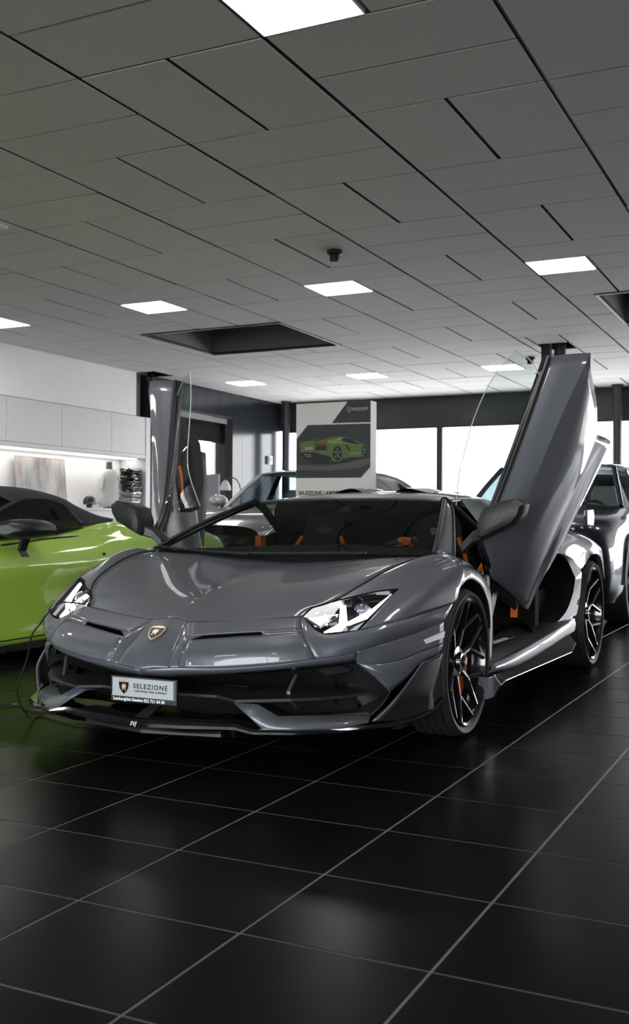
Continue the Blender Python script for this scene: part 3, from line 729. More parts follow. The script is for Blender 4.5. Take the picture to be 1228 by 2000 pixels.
    roof = [[(0, .927, 1.083), (.22, .915, 1.082), (.42, .88, 1.075), (.575, .82, 1.066)],
            [(0, 1.15, 1.118), (.22, 1.15, 1.115), (.42, 1.14, 1.104), (.575, 1.1, 1.078)],
            [(0, 1.5, 1.138), (.22, 1.5, 1.136), (.40, 1.5, 1.120), (.565, 1.5, 1.085)],
            [(0, 1.85, 1.128), (.22, 1.85, 1.128), (.39, 1.83, 1.117), (.55, 1.8, 1.080)],
            [(0, 2.3, 1.06), (.20, 2.3, 1.06), (.36, 2.25, 1.06), (.52, 2.2, 1.035)],
            [(0, 3.0, .95), (.18, 3.0, .95), (.33, 3.0, .95), (.48, 2.9, .93)],
            [(0, 3.62, .86), (.18, 3.62, .86), (.33, 3.62, .86), (.48, 3.55, .85)]]
    MB().patch(roof, 4, 5).mir().build('roof', M_paint, P, smooth=30, solid=.015)
    def scoop(s):
        b = MB().patch([[(.10, 1.30, 1.128), (.18, 1.28, 1.150), (.30, 1.30, 1.124)], [(.10, 1.7, 1.135), (.18, 1.72, 1.158), (.31, 1.7, 1.125)], [(.09, 2.2, 1.07), (.18, 2.2, 1.085), (.30, 2.2, 1.06)]], 4, 4)
        return sided(b, s).build('roof_rib', M_paint, P, smooth=40)
    pairs(scoop)
    # ---- rear quarters
    def quarter(s):
        b = MB()
        b.patch([[(.575, 1.1, 1.076), (.62, 1.14, 1.0), (.655, 1.25, .925), (.70, 1.38, .90)],
                 [(.565, 1.5, 1.083), (.64, 1.5, 1.02), (.70, 1.5, .955), (.78, 1.5, .925)],
                 [(.55, 1.8, 1.078), (.64, 1.8, 1.02), (.71, 1.85, .965), (.78, 1.9, .935)],
                 [(.52, 2.2, 1.033), (.62, 2.2, .985), (.70, 2.2, .945), (.77, 2.2, .925)],
                 [(.48, 2.9, .93), (.58, 2.9, .915), (.66, 2.85, .905), (.74, 2.8, .90)],
                 [(.48, 3.55, .85), (.55, 3.5, .85), (.62, 3.45, .85), (.70, 3.4, .85)]], 4, 5)
        b.patch([[(.70, 1.38, .90), (.80, 1.42, .87), (.90, 1.45, .83), (.965, 1.50, .79)],
                 [(.78, 1.5, .925), (.86, 1.56, .895), (.93, 1.6, .84), (.985, 1.66, .775)],
                 [(.78, 1.9, .935), (.86, 1.92, .905), (.945, 1.95, .84), (.995, 1.98, .735)],
                 [(.77, 2.2, .925), (.86, 2.2, .905), (.955, 2.2, .845), (1.003, 2.18, .66)],
                 [(.755, 2.5, .912), (.88, 2.48, .893), (.970, 2.50, .825), (1.012, 2.48, .742)],
                 [(.74, 2.8, .90), (.86, 2.8, .88), (.965, 2.8, .82), (1.010, 2.78, .722)],
                 [(.70, 3.4, .85), (.82, 3.35, .83), (.93, 3.25, .76), (.985, 3.08, .55)]], 5, 5)
        # blade behind the side intake
        b.patch([[(.965, 1.50, .79), (.962, 1.56, .785)], [(.995, 1.85, .755), (.985, 1.84, .74)], [(1.003, 2.18, .66), (.992, 2.06, .625)], [(1.008, 2.19, .60), (.992, 2.085, .60)], [(1.003, 2.15, .455), (.990, 2.01, .50)], [(1.0, 2.06, .37), (.982, 1.86, .41)], [(.99, 1.9, .335), (.965, 1.60, .345)]], 3, 4)
        ar = [(1.0, 2.06, .37), (1.003, 2.15, .455), (1.008, 2.20, .60), (1.003, 2.22, .66), (1.008, 2.33, .71), (1.012, 2.48, .742), (1.012, 2.62, .748), (1.010, 2.78, .722), (1.0, 2.92, .65), (.985, 3.0, .52), (.98, 3.0, .33)]
        a = curve(ar, 3); b.grid([a, [(x-.03, y, z-.003) for x, y, z in a]])
        q = sided(b, s).build('rear_quarter', M_paint, P, smooth=32)
        l = MB(); l.grid([[(x-.03, y, z-.003) for x, y, z in a], [(x-.4, y, z) for x, y, z in a]]); l.poly(*[(x-.4, y, z) for x, y, z in a])
        sided(l, s).build('rear_arch_liner', M_mblk, P)
        return q
    pairs(quarter)
    def intake(s):
        e = [(.962, 1.56, .785), (.985, 1.84, .74), (.992, 2.06, .625), (.992, 2.085, .60), (.990, 2.01, .50), (.982, 1.86, .41), (.965, 1.60, .345), (.945, 1.30, .33), (.925, 1.17, .40), (.915, 1.26, .55), (.93, 1.42, .74)]
        i_ = [(x-.17, (y-1.6)*.75+1.75, (z-.55)*.8+.55) for x, y, z in e]
        b = MB().grid([e+[e[0]], i_+[i_[0]]]); b.poly(*i_)
        it = sided(b, s).build('side_intake', M_mblk, P)
        m_ = MB()
        for k in range(14):
            z = .40+k*.022; m_.box(.80, .803, 1.5, 2.05, z-.002, z+.002)
        for k in range(22): m_.box(.8005, .8025, 1.5+k*.026, 1.503+k*.026, .39, .70)
        sided(m_, s).build('mesh_screen', M_sblk, it)
        return it
    pairs(intake)
    # ---- sills, skirts
    def sill(s):
        b = MB()
        b.patch([[(.80, .47, .33), (.80, 1.2, .36), (.80, 1.62, .38)], [(.90, .45, .315), (.92, 1.2, .345), (.945, 1.62, .37)], [(.955, .36, .275), (.998, 1.237, .325), (1.012, 1.95, .368)]], 5, 3)
        k = sided(b, s).build('door_sill', M_sblk, P, smooth=40)
        c_ = MB().patch([[(.955, .36, .275), (.985, .67, .295), (.998, 1.237, .325), (1.012, 1.95, .368)], [(.975, .34, .262), (1.003, .67, .270), (1.015, 1.237, .297), (1.02, 1.95, .340)], [(.965, .32, .245), (1.0, .67, .232), (1.012, 1.237, .252), (1.02, 1.92, .300)]], 5, 3)
        sided(c_, s).build('rocker', M_paint, P, smooth=40, solid=.006)
        t = MB().poly(*[(.862, .60, .3335), (.905, .56, .320), (.918, 1.02, .337), (.868, 1.06, .353)][::1])
        tp = sided(MB().box(.862, .900, .60, 1.02, .333, .336), s).build('tread_plate', M_gblk, P); tp.location = (0, 0, .008)
        text('tread_lettering', 'AVENTADOR', .040, M_wink, tp, (s*.882, .80, .3375), (0, s*1, 0), (-s*1, 0, 0), .0008, shear=.3, space=1.05, bold=.0012)
        kf = [(.99, .26, .236), (1.0, .30, .238), (1.015, .36, .184), (1.018, .43, .196), (1.04, 1.76, .187), (1.045, 1.86, .232), (1.01, 1.84, .29), (1.0, 1.0, .235), (.985, .45, .228)]
        v = sided(MB().prism(kf, [(x-.05, y, z) for x, y, z in kf]), s).build('side_skirt', M_mblk, P, bevel=.002)
        ff = [(.992, .25, .232), (1.0, .30, .234), (1.015, .355, .182), (.99, .34, .13), (.98, .25, .13)]
        sided(MB().prism(ff, [(x-.05, y, z) for x, y, z in ff]), s).build('skirt_tip', M_paint, P, bevel=.002)
        ed = MB().tube([(1.001, .30, .238), (1.016, .36, .184), (1.019, .43, .196), (1.041, 1.76, .187), (1.046, 1.86, .232)], .0035, 6)
        sided(ed, s).build('skirt_edge', mat('skirt_edge_pale', (.30, .31, .32), .25, coat=1.), P)  # pale line along the outer edge of the skirt
        return k
    pairs(sill)
    # ---- underbody, cabin shell and interior
    sh = MB()
    sh.box(-.80, .80, .40, 1.55, .14, .20)                      # floor
    sh.box(-.80, .80, 1.50, 1.58, .14, .95)                     # bulkhead
    sh.box(-.80, .80, .36, .42, .14, .74)                       # firewall
    sh.box(-.13, .13, .42, 1.5, .2, .46)                        # tunnel
    sh.box(-.86, .86, -.55, .36, .12, .20).box(-.60, .60, -.60, .1, .2, .5).box(-.85, .85, 1.58, 3.35, .13, .55).box(-.62, .62, 1.58, 3.2, .55, .82)
    sh.build('underbody', M_mblk, P)
    for s in (1, -1):
        sided(MB().box(.80, .93, .40, .47, .25, .70), s).build('hinge_post', M_sblk, P, bevel=.01)
        sided(MB().box(.82, .905, 1.44, 1.52, .3, .86), s).build('lock_post', M_mblk, P)
        j = MB().patch([[(.83, .47, .66), (.84, .60, .68), (.80, .80, .74)], [(.80, .47, .33), (.81, .62, .36), (.80, .9, .40)]], 3, 3)
        sided(j, s).build('door_jamb', M_sblk, P, smooth=40)
        sided(MB().prism([(.905, .60, .60), (.915, .66, .61), (.905, .53, .40), (.895, .48, .39)], [(.895, .60, .60), (.905, .66, .61), (.895, .53, .40), (.885, .48, .39)]), s).build('gas_strut', M_steel, P)
    db = MB().patch([[(-.76, .19, .775), (-.3, .20, .785), (.3, .20, .785), (.76, .19, .775)], [(-.76, .36, .80), (-.3, .38, .815), (.3, .38, .815), (.76, .36, .80)], [(-.76, .56, .76), (-.3, .62, .80), (.3, .60, .82), (.76, .56, .77)], [(-.74, .60, .62), (-.3, .66, .62), (.3, .64, .62), (.74, .60, .62)]], 5, 4)
    dash = db.build('dashboard', M_leather, P, smooth=40)
    MB().patch([[(.20, .50, .82), (.37, .48, .845), (.54, .50, .82)], [(.20, .62, .81), (.37, .62, .845), (.54, .62, .81)]], 4, 4).build('instrument_hood', M_leather, dash, smooth=50)
    MB().tube(curve([(.42, .50, .826), (.47, .55, .838), (.43, .60, .84)], 4), .005, 6).build('orange_stitch', M_orange, dash)
    sw = MB(); ring = [(.37+.165*math.cos(a), .72+.06*math.sin(a), .70+.155*math.sin(a)) for a in [2*math.pi*k/28 for k in range(29)]]
    sw.tube(ring, .016, 8, cap=False).tube([(.21, .72, .70), (.53, .72, .70)], .014, 6).tube([(.37, .72, .70), (.37, .66, .55)], .02, 6).sphere((.37, .71, .70), .05, .02, .045)
    swo = sw.build('steering_wheel', M_leather, P, smooth=50)
    MB().tube(ring[6:9], .0172, 8).build('orange_marker', M_orange, swo)
    for s in (1, -1):
        st = bpy.data.objects.new('seat', None); COL.objects.link(st); st.parent = P; st.location = (.37*s, 0, 0)
        MB().loft([[(x*wx, yy, zz) for x, yy, zz in ((-.22, y0, z0), (-.24, y0+.05, z0-.03), (-.22, y0+.12, z0-.06), (.22, y0+.12, z0-.06), (.24, y0+.05, z0-.03), (.22, y0, z0))] for y0, z0, wx in ((1.02, .36, 1), (1.14, .55, 1.02), (1.26, .75, .98), (1.31, .86, .66), (1.34, .97, .55), (1.35, 1.0, .40))]).build('backrest', M_leather, st, smooth=50)
        MB().loft([[(-.22, y0, z0), (-.25, y0, z0+.04), (-.16, y0, z0+.06), (0, y0, z0+.04), (.16, y0, z0+.06), (.25, y0, z0+.04), (.22, y0, z0), (0, y0, z0-.06)] for y0, z0 in ((.66, .36), (.8, .35), (1.0, .31), (1.12, .30))]).build('cushion', M_leather, st, smooth=40)
        for e in (-1, 1):
            MB().tube(curve([(e*.13, 1.285, .86), (e*.19, 1.235, .74), (e*.215, 1.14, .60), (e*.20, 1.03, .42)], 4), .013, 6).build('orange_piping', M_orange, st)
        MB().box(-.05, .05, 1.315, 1.33, .87, .92).build('headrest_badge', M_steel, st)
    # belts and grab straps
    MB().box(.80, .84, 1.30, 1.36, .42, .86).build('seat_belt', M_orange, P)
    MB().box(-.84, -.80, 1.30, 1.36, .42, .86).build('seat_belt', M_orange, P)
    MB().patch([[(.78, .72, .60), (.86, .80, .60)], [(.79, .72, .70), (.86, .82, .68)], [(.78, .80, .74), (.84, .88, .72)]], 3, 3).build('orange_trim_panel', M_orange, P, solid=.01)
    MB().box(-.03, .03, .80, .86, 1.0, 1.04).build('rear_view_mirror', M_sblk, P, bevel=.01)
    # ---- wing mirrors
    def mirror(s):
        fr = [(.938, .88), (.935, .95), (.962, 1.022), (1.04, 1.050), (1.118, 1.064), (1.160, 1.038), (1.148, .995), (1.112, .945), (1.03, .905), (.95, .868)]
        rings = []
        cx, cz = 1.04, .965
        for sc, v in ((.55, .195), (.82, .203), (.97, .225), (1.0, .26), (.96, .33), (.90, .345)):
            rings.append([(cx+(x-cx)*sc, v+.05*(x-.94), cz+(z-cz)*sc) for x, z in fr])
        m = sided(MB().loft(rings), s).build('wing_mirror', M_carbon, P, smooth=32, label='black carbon wing mirror')
        sided(MB().loft([[(cx+(x-cx)*.86, .346+.05*(x-.94), cz+(z-cz)*.86) for x, z in fr], [(cx+(x-cx)*.84, .350+.05*(x-.94), cz+(z-cz)*.84) for x, z in fr]]), s).build('mirror_glass', M_chrome, m)
        sided(MB().loft([[(.955, .24, .87), (.955, .32, .87), (.955, .32, .93), (.955, .24, .93)], [(.90, .26, .855), (.90, .33, .855), (.90, .33, .905), (.90, .26, .905)], [(.845, .27, .80), (.845, .36, .80), (.845, .36, .85), (.845, .27, .85)]]), s).build('mirror_arm', M_sblk, m, bevel=.006)
        return m
    pairs(mirror)
    # ---- scissor doors, raised
    def door(s):
        d = bpy.data.objects.new('door', None); COL.objects.link(d); d.parent = P
        d['label'] = 'raised scissor door'
        belt = [(.932, .45, .75), (.935, .34, .90), (.964, .468, 1.048), (1.036, .63, 1.365), (1.129, .824, 1.793)]
        crs = [(.94, .475, .679), (1.00, .49, .84), (1.085, .55, 1.06), (1.19, .675, 1.40), (1.328, .844, 1.802)]
        b = MB().patch([[p, tuple((a+c)/2+e for a, c, e in zip(p, q, (.004, -.012, .002))), q] for p, q in zip(belt, crs)], 4, 6)
        low = [[crs[0], (.96, .62, .625), (.98, .75, .572), (1.0, .875, .506)],
               [crs[1], (1.048, .63, .79), (1.064, .79, .745), (1.06, .94, .70)],
               [crs[2], (1.143, .68, 1.03), (1.158, .84, .985), (1.14, .985, .93)],
               [crs[3], (1.248, .79, 1.34), (1.261, .93, 1.255), (1.235, 1.09, 1.19)],
               [crs[4], (1.330, .845, 1.712), (1.330, .985, 1.575), (1.30, 1.175, 1.42)]]
        b.patch(low, 5, 6)
        out = [(1.000,0.875,0.506), (1.055,0.962,0.644), (1.110,1.091,0.786), (1.220,1.306,1.111), (1.325,1.456,1.396)]
        b.patch([[r[-1], tuple((a+c)/2+e for a, c, e in zip(r[-1], q, (.012, 0, 0))), q] for r, q in zip(low, out)], 3, 6)
        sk = sided(b, s).build('skin', M_paint, d, smooth=28)
        sk.data.materials.append(M_sblk)
        md = sk.modifiers.new('solid', 'SOLIDIFY'); md.thickness = .022; md.offset = -1; md.material_offset = 1
        # inner card with armrest and strap
        sft = lambda p, k=1.: (p[0]-.085*k, p[1]+.02, p[2]-.01)
        ci = MB().patch([[sft(p, .5) for p in belt], [sft(r[1], 1.15) for r in low], [sft(r[2], 1.15) for r in low], [sft(r[3], .8) for r in low]], 5, 5)
        ci.grid([[sft(p, .5) for p in belt], belt])
        sided(ci, s).build('inner_card', M_sblk, d, smooth=40, solid=.01)
        sided(MB().loft([[(x-.10*w_-.06, y, z), (x-.10*w_-.06, y+.10, z+.02), (x-.03, y+.12, z+.02), (x-.03, y-.02, z)] for x, y, z, w_ in ((1.04, .72, 1.0, .3), (1.10, .76, 1.18, 1.), (1.18, .84, 1.40, 1.), (1.22, .90, 1.52, .3))]), s).build('armrest', M_leather, d, smooth=30, bevel=.006)
        sided(MB().tube(curve([(1.03, .72, 1.27), (1.00, .70, 1.20), (.995, .70, 1.10), (1.01, .72, 1.06)], 5), .010, 8), s).build('pull_strap', M_orange, d, smooth=40, label='orange pull strap')
        sl = MB(); 
        sl.tube(curve([(x-.004, y-.006, z) for x, y, z in belt[1:]], 5), .010, 6)
        sl.tube(curve([(x-.020, y-.004, z) for x, y, z in belt[1:-1]]+[(1.10, .79, 1.71)], 5), .013, 6)
        sided(sl, s).build('window_seal', M_sblk, d, smooth=50)
        ga = [(.940, .40, .985), (.975, .49, 1.10), (1.0, .55, 1.21), (1.04, .64, 1.38), (1.075, .72, 1.54), (1.097, .78, 1.70)]
        go = [(.745, .50, 1.035), (.775, .45, 1.18), (.80, .455, 1.29), (.83, .517, 1.468), (.885, .62, 1.66), (.97, .744, 1.827)]
        gl = MB().patch([[p, tuple((a+c)/2+e for a, c, e in zip(p, q, (.01, -.012, 0))), q] for p, q in zip([(x-.012, y, z) for x, y, z in ga], go)], 4, 4)
        sided(gl, s).build('window_glass', M_sglass, d, smooth=60)
        ed = MB().tube(curve(go, 5)+curve([go[-1], (1.04, .77, 1.775), (1.085, .78, 1.70)], 4)[1:], .0028, 5)
        sided(ed, s).build('glass_edge', mat('glass_edge_green', (.50, .62, .58), .1, coat=.6), d)
        return d
    pairs(door)
    # ---- tail
    tl = MB().patch([[(-.985, 3.08, .55), (-.6, 3.62, .60), (.6, 3.62, .60), (.985, 3.08, .55)], [(-.93, 3.25, .76), (-.6, 3.60, .80), (.6, 3.60, .80), (.93, 3.25, .76)], [(-.70, 3.40, .85), (-.48, 3.56, .85), (.48, 3.56, .85), (.70, 3.40, .85)]], 4, 4)
    tl.patch([[(-.985, 3.0, .25), (-.6, 3.45, .22), (.6, 3.45, .22), (.985, 3.0, .25)], [(-.985, 3.08, .55), (-.6, 3.62, .60), (.6, 3.62, .60), (.985, 3.08, .55)]], 4, 4)
    tl.build('rear_bumper', M_paint, P, smooth=40)
    MB().loft([[(x, 3.24+.08*abs(x), z0), (x, 3.36+.08*abs(x), z0+.022), (x, 3.50+.05*abs(x), z0+.015), (x, 3.38+.05*abs(x), z0-.006)] for x, z0 in ((-.80, .985), (-.5, 1.0), (0, 1.005), (.5, 1.0), (.80, .985))]).build('rear_wing', M_carbon, P)
    for x in (-.81, .81):
        MB().loft([[(x-.012, 3.28, 1.045), (x+.012, 3.28, 1.045), (x+.012, 3.50, 1.055), (x-.012, 3.50, 1.055)], [(x-.014, 3.27, 1.0), (x+.014, 3.27, 1.0), (x+.014, 3.53, 1.0), (x-.014, 3.53, 1.0)], [(x-.010, 3.30, .935), (x+.010, 3.30, .935), (x+.010, 3.52, .93), (x-.010, 3.52, .93)]]).build('wing_end_plate', M_paint, P, bevel=.006)
    for x in (-.42, .42): MB().prism([(x-.012, 3.30, .84), (x-.012, 3.48, .84), (x-.012, 3.48, 1.0), (x-.012, 3.34, 1.0)], [(x+.012, 3.30, .84), (x+.012, 3.48, .84), (x+.012, 3.48, 1.0), (x+.012, 3.34, 1.0)]).build('wing_stay', M_sblk, P)
    gg = MB(); gg.v = list(g.v); gg.f = list(g.f); gg.mir(); gg.build('shut_line', M_mblk, P)
    # ---- wheels
    make_wheel('front_wheel', P, 1, (.855, .025, .328), .328, .282, .22, 7, (R(-70), R(10)))
    make_wheel('front_wheel', P, -1, (-.855, .025, .328), .328, .282, .22, 7, (R(-70), R(10)))
    make_wheel('rear_wheel', P, 1, (.855, 2.60, .352), .352, .303, .30, 7, (R(150), R(220)))
    make_wheel('rear_wheel', P, -1, (-.855, 2.60, .352), .352, .303, .30, 7, (R(150), R(220)))
    return root
svj = sports_car()
# ================================================================ shared body helpers
def arch_cut(b, arches, umin=.55):
    """push body-side vertices out of the wheel openings and drop the faces inside them"""
    hit = set()
    for i, (x, y, z) in enumerate(b.v):
        if abs(x) < umin: continue
        for cy, cz, r in arches:
            d = math.hypot(y-cy, z-cz)
            if d < r:
                hit.add(i)
                if d < 1e-4: continue
                if z < cz: k = math.copysign(r, y-cy); b.v[i] = (x, cy+k, z)
                else: b.v[i] = (x, cy+(y-cy)*r/d, cz+(z-cz)*r/d)
    b.f = [q for q in b.f if not all(i in hit for i in q)]
    return b
def body_from(sections, n=4, m=5):
    """left half body from cross sections (v, [(u, z) ...])"""
    return MB().patch([[(u, v, z) for u, z in pts] for v, pts in sections], n, m)

# ================================================================ green convertible
def green_car():
    M_green = mat('green_car_paint', (.42, .66, .07), .4, coat=.6, coat_rough=.03)
    M_soft = mat('black_canvas', (.022, .022, .026), .8, noise=.2, nscale=200., bump=.15, bscale=500)
    P = thing('convertible_car', 'bright green convertible with black soft top at the left edge', 'car', (-5.85, 4.95, 0))
    S = [(-1.02, [(.45, .16), (.55, .22), (.58, .32), (.55, .42), (.50, .46), (.35, .48), (.18, .49), (0, .49)]),
         (-.85, [(.75, .13), (.86, .22), (.88, .36), (.84, .48), (.75, .53), (.5, .55), (.25, .56), (0, .56)]),
         (-.45, [(.90, .13), (.955, .26), (.96, .45), (.92, .62), (.83, .68), (.55, .66), (.27, .66), (0, .66)]),
         (0, [(.92, .13), (.96, .28), (.965, .48), (.94, .70), (.84, .77), (.6, .74), (.3, .735), (0, .735)]),
         (.40, [(.93, .11), (.96, .165), (.955, .42), (.952, .675), (.87, .772), (.82, .80), (.4, .81), (0, .81)]),
         (.90, [(.93, .11), (.96, .17), (.945, .42), (.955, .670), (.87, .818), (.82, .83), (.4, .83), (0, .83)]),
         (1.30, [(.93, .11), (.96, .175), (.94, .42), (.960, .665), (.875, .836), (.81, .88), (.4, .86), (0, .86)]),
         (1.55, [(.93, .12), (.965, .19), (.945, .43), (.965, .672), (.895, .85), (.83, .925), (.4, .90), (0, .90)]),
         (1.85, [(.93, .13), (.97, .22), (.955, .45), (.975, .69), (.91, .86), (.80, .945), (.45, .955), (0, .95)]),
         (2.3, [(.95, .14), (.98, .28), (.975, .48), (.985, .72), (.91, .865), (.72, .945), (.5, .965), (0, .96)]),
         (2.7, [(.95, .15), (.985, .3), (.985, .5), (.98, .74), (.90, .86), (.70, .92), (.45, .93), (0, .93)]),
         (3.2, [(.92, .2), (.96, .32), (.965, .5), (.94, .73), (.84, .83), (.6, .87), (.3, .88), (0, .88)]),
         (3.45, [(.70, .25), (.76, .35), (.80, .52), (.78, .70), (.70, .79), (.5, .82), (.25, .83), (0, .83)])]
    b = body_from(S, 4, 6); arch_cut(b, [(-.08, .335, .36), (2.62, .345, .375)])
    cab = [i for i, p in enumerate(b.v)]
    b.f = [q for q in b.f if not all(.42 < b.v[i][1] < 1.42 and abs(b.v[i][0]) < .83 for i in q)]
    b.mir(); b.build('body', M_green, P, smooth=32)
    def lines(s):
        l = MB().tube(curve([(.882, 1.50, .868), (.912, 1.66, .79), (.958, 1.69, .71)], 4), .003, 5).tube([(.964, .30, .150), (.964, 1.0, .158), (.967, 1.7, .185)], .004, 5)
        return sided(l, s).build('shut_line', M_mblk, P)
    pairs(lines)
    def skirt(s):
        return sided(MB().prism([(.90, .40, .06), (.955, .40, .07), (.955, .40, .115), (.93, .40, .115)], [(.92, 2.2, .06), (.965, 2.2, .08), (.965, 2.2, .135), (.93, 2.2, .135)]), s).build('side_skirt', M_sblk, P)
    pairs(skirt)
    T = [[(0, .72, 1.165), (.35, .74, 1.158), (.55, .77, 1.13), (.66, .816, 1.080)], [(0, 1.0, 1.205), (.35, 1.0, 1.2), (.56, .98, 1.165), (.66, .967, 1.104)], [(0, 1.3, 1.20), (.36, 1.28, 1.19), (.56, 1.22, 1.155), (.67, 1.143, 1.104)],
         [(0, 1.55, 1.15), (.38, 1.5, 1.145), (.60, 1.42, 1.115), (.70, 1.304, 1.061)], [(0, 1.74, 1.07), (.40, 1.68, 1.075), (.65, 1.54, 1.05), (.765, 1.385, .967)], [(0, 1.95, .985), (.42, 1.90, .99), (.70, 1.70, .992), (.80, 1.42, .930)], [(0, 2.0, .96), (.45, 1.96, .965), (.76, 1.83, .965), (.825, 1.5, .920)]]
    MB().patch(T, 5, 5).mir().build('soft_top', M_soft, P, smooth=40, solid=.012)
    AR = [(.80, .12, .825), (.73, .45, .955), (.66, .816, 1.080), (.66, .967, 1.104), (.67, 1.143, 1.104), (.70, 1.304, 1.061), (.755, 1.372, .98), (.795, 1.41, .928)]
    def glass(s):
        belt = [(.84, .25, .79), (.868, .45, .778), (.87, .70, .80), (.87, .88, .818), (.87, 1.05, .826), (.87, 1.20, .832), (.865, 1.27, .835), (.83, 1.36, .88)]
        g = sided(MB().patch([belt, AR], 3, 4), s).build('side_window', glassmat('side_tint', (.5, .56, .55)), P, smooth=60)
        sided(MB().tube(curve(AR, 5), .014, 6), s).build('window_frame', M_sblk, P, smooth=50)
        sided(MB().tube(curve(belt[1:-1], 4), .008, 6), s).build('belt_seal', M_sblk, P)
        return g
    pairs(glass)
    MB().patch([[(0, .02, .80), (.45, .05, .81), (.80, .12, .825)], [(0, .40, .99), (.40, .42, .985), (.72, .47, .96)], [(0, .72, 1.16), (.35, .74, 1.155), (.655, .81, 1.08)]], 5, 5).mir().build('windscreen', M_wglass, P, smooth=60)
    MB().box(-.80, .80, .40, 1.45, .12, .18).box(-.80, .80, 1.42, 1.5, .12, .9).box(-.80, .80, .36, .42, .12, .80).box(-.93, .93, -.4, .4, .1, .14).box(-.6, .6, 1.5, 3.1, .12, .8).build('underbody', M_mblk, P)
    for x in (-.36, .36):
        st = bpy.data.objects.new('seat', None); COL.objects.link(st); st.parent = P; st.location = (x, 0, 0)
        MB().loft([[(-.22*w_, y0, z0), (-.24*w_, y0+.05, z0-.02), (-.2*w_, y0+.12, z0-.05), (.2*w_, y0+.12, z0-.05), (.24*w_, y0+.05, z0-.02), (.22*w_, y0, z0)] for y0, z0, w_ in ((1.0, .36, 1), (1.12, .55, 1), (1.22, .75, .95), (1.27, .86, .62), (1.30, .98, .55), (1.31, 1.02, .4))]).build('backrest', M_leather, st, smooth=50)
        MB().box(-.23, .23, .62, 1.08, .25, .38).build('cushion', M_leather, st, bevel=.03)
    MB().patch([[(-.78, .15, .80), (0, .10, .81), (.78, .15, .80)], [(-.78, .5, .78), (0, .5, .82), (.78, .5, .78)], [(-.78, .55, .6), (0, .56, .6), (.78, .55, .6)]], 4, 4).build('dashboard', M_leather, P, smooth=40)
    def mirror(s):
        ring = []
        for t, sx, sy, sz in ((0, .55, .55, .6), (.25, .85, .85, .9), (.5, 1, 1, 1), (.8, .95, .95, .95), (1, .8, .85, .8)):
            ring.append([(.93+.15*((t-.5)), .33+.44*0, 0)]*1)
        rings = []
        for v, sc in ((.36, .45), (.40, .80), (.48, .97), (.58, 1.0), (.66, .95), (.70, .85)):
            rings.append([(1.0+.13*sc*math.cos(a)*(1.0), v+.03*math.cos(a), .885+sc*(.062*math.sin(a)+(.012 if math.sin(a) > 0 else 0))) for a in [2*math.pi*k/16 for k in range(16)]])
        m = sided(MB().loft(rings), s).build('wing_mirror', M_sblk, P, smooth=45)
        sided(MB().loft([[(.98, .55, .83), (.98, .62, .83), (.95, .62, .83), (.95, .55, .83)], [(.93, .57, .74), (.93, .63, .74), (.905, .63, .74), (.905, .57, .74)], [(.945, .57, .70), (.945, .65, .70), (.90, .65, .70), (.90, .57, .70)]]), s).build('mirror_stalk', M_sblk, m, smooth=30)
        return m
    pairs(mirror)
    sided(MB().sphere((.962, 1.45, .70), .012, .012, .012), 1).build('handle_knob', M_sblk, P)
    def lamp(s):
        hl = [(.46, -.93, .53), (.70, -.78, .60), (.86, -.52, .665), (.88, -.62, .60), (.78, -.82, .51), (.55, -.95, .48)]
        h = sided(MB().prism([(x*1.006, y-.008, z+.012) for x, y, z in hl], [(x*.96, y+.06, z-.02) for x, y, z in hl]), s).build('headlight', M_gblk, P, bevel=.004)
        sided(MB().prism([(.60, -.90, .525), (.80, -.70, .60), (.80, -.69, .592), (.60, -.89, .517)], [(.60, -.86, .545), (.80, -.66, .62), (.80, -.65, .612), (.60, -.85, .537)]), s).build('light_bar', M_chrome, h)
        return h
    pairs(lamp)
    MB().prism([(-.62, -1.045, .20), (.62, -1.045, .20), (.50, -1.03, .36), (-.50, -1.03, .36)], [(-.62, -.95, .20), (.62, -.95, .20), (.50, -.95, .36), (-.50, -.95, .36)]).build('front_intake', M_mblk, P)
    for s in (1, -1):
        make_wheel('front_wheel', P, s, (s*.86, -.08, .335), .335, .262, .22, 5, (R(20), R(100)))
        make_wheel('rear_wheel', P, s, (s*.845, 2.62, .345), .345, .262, .27, 5, (R(150), R(220)))
    return P
green_car()

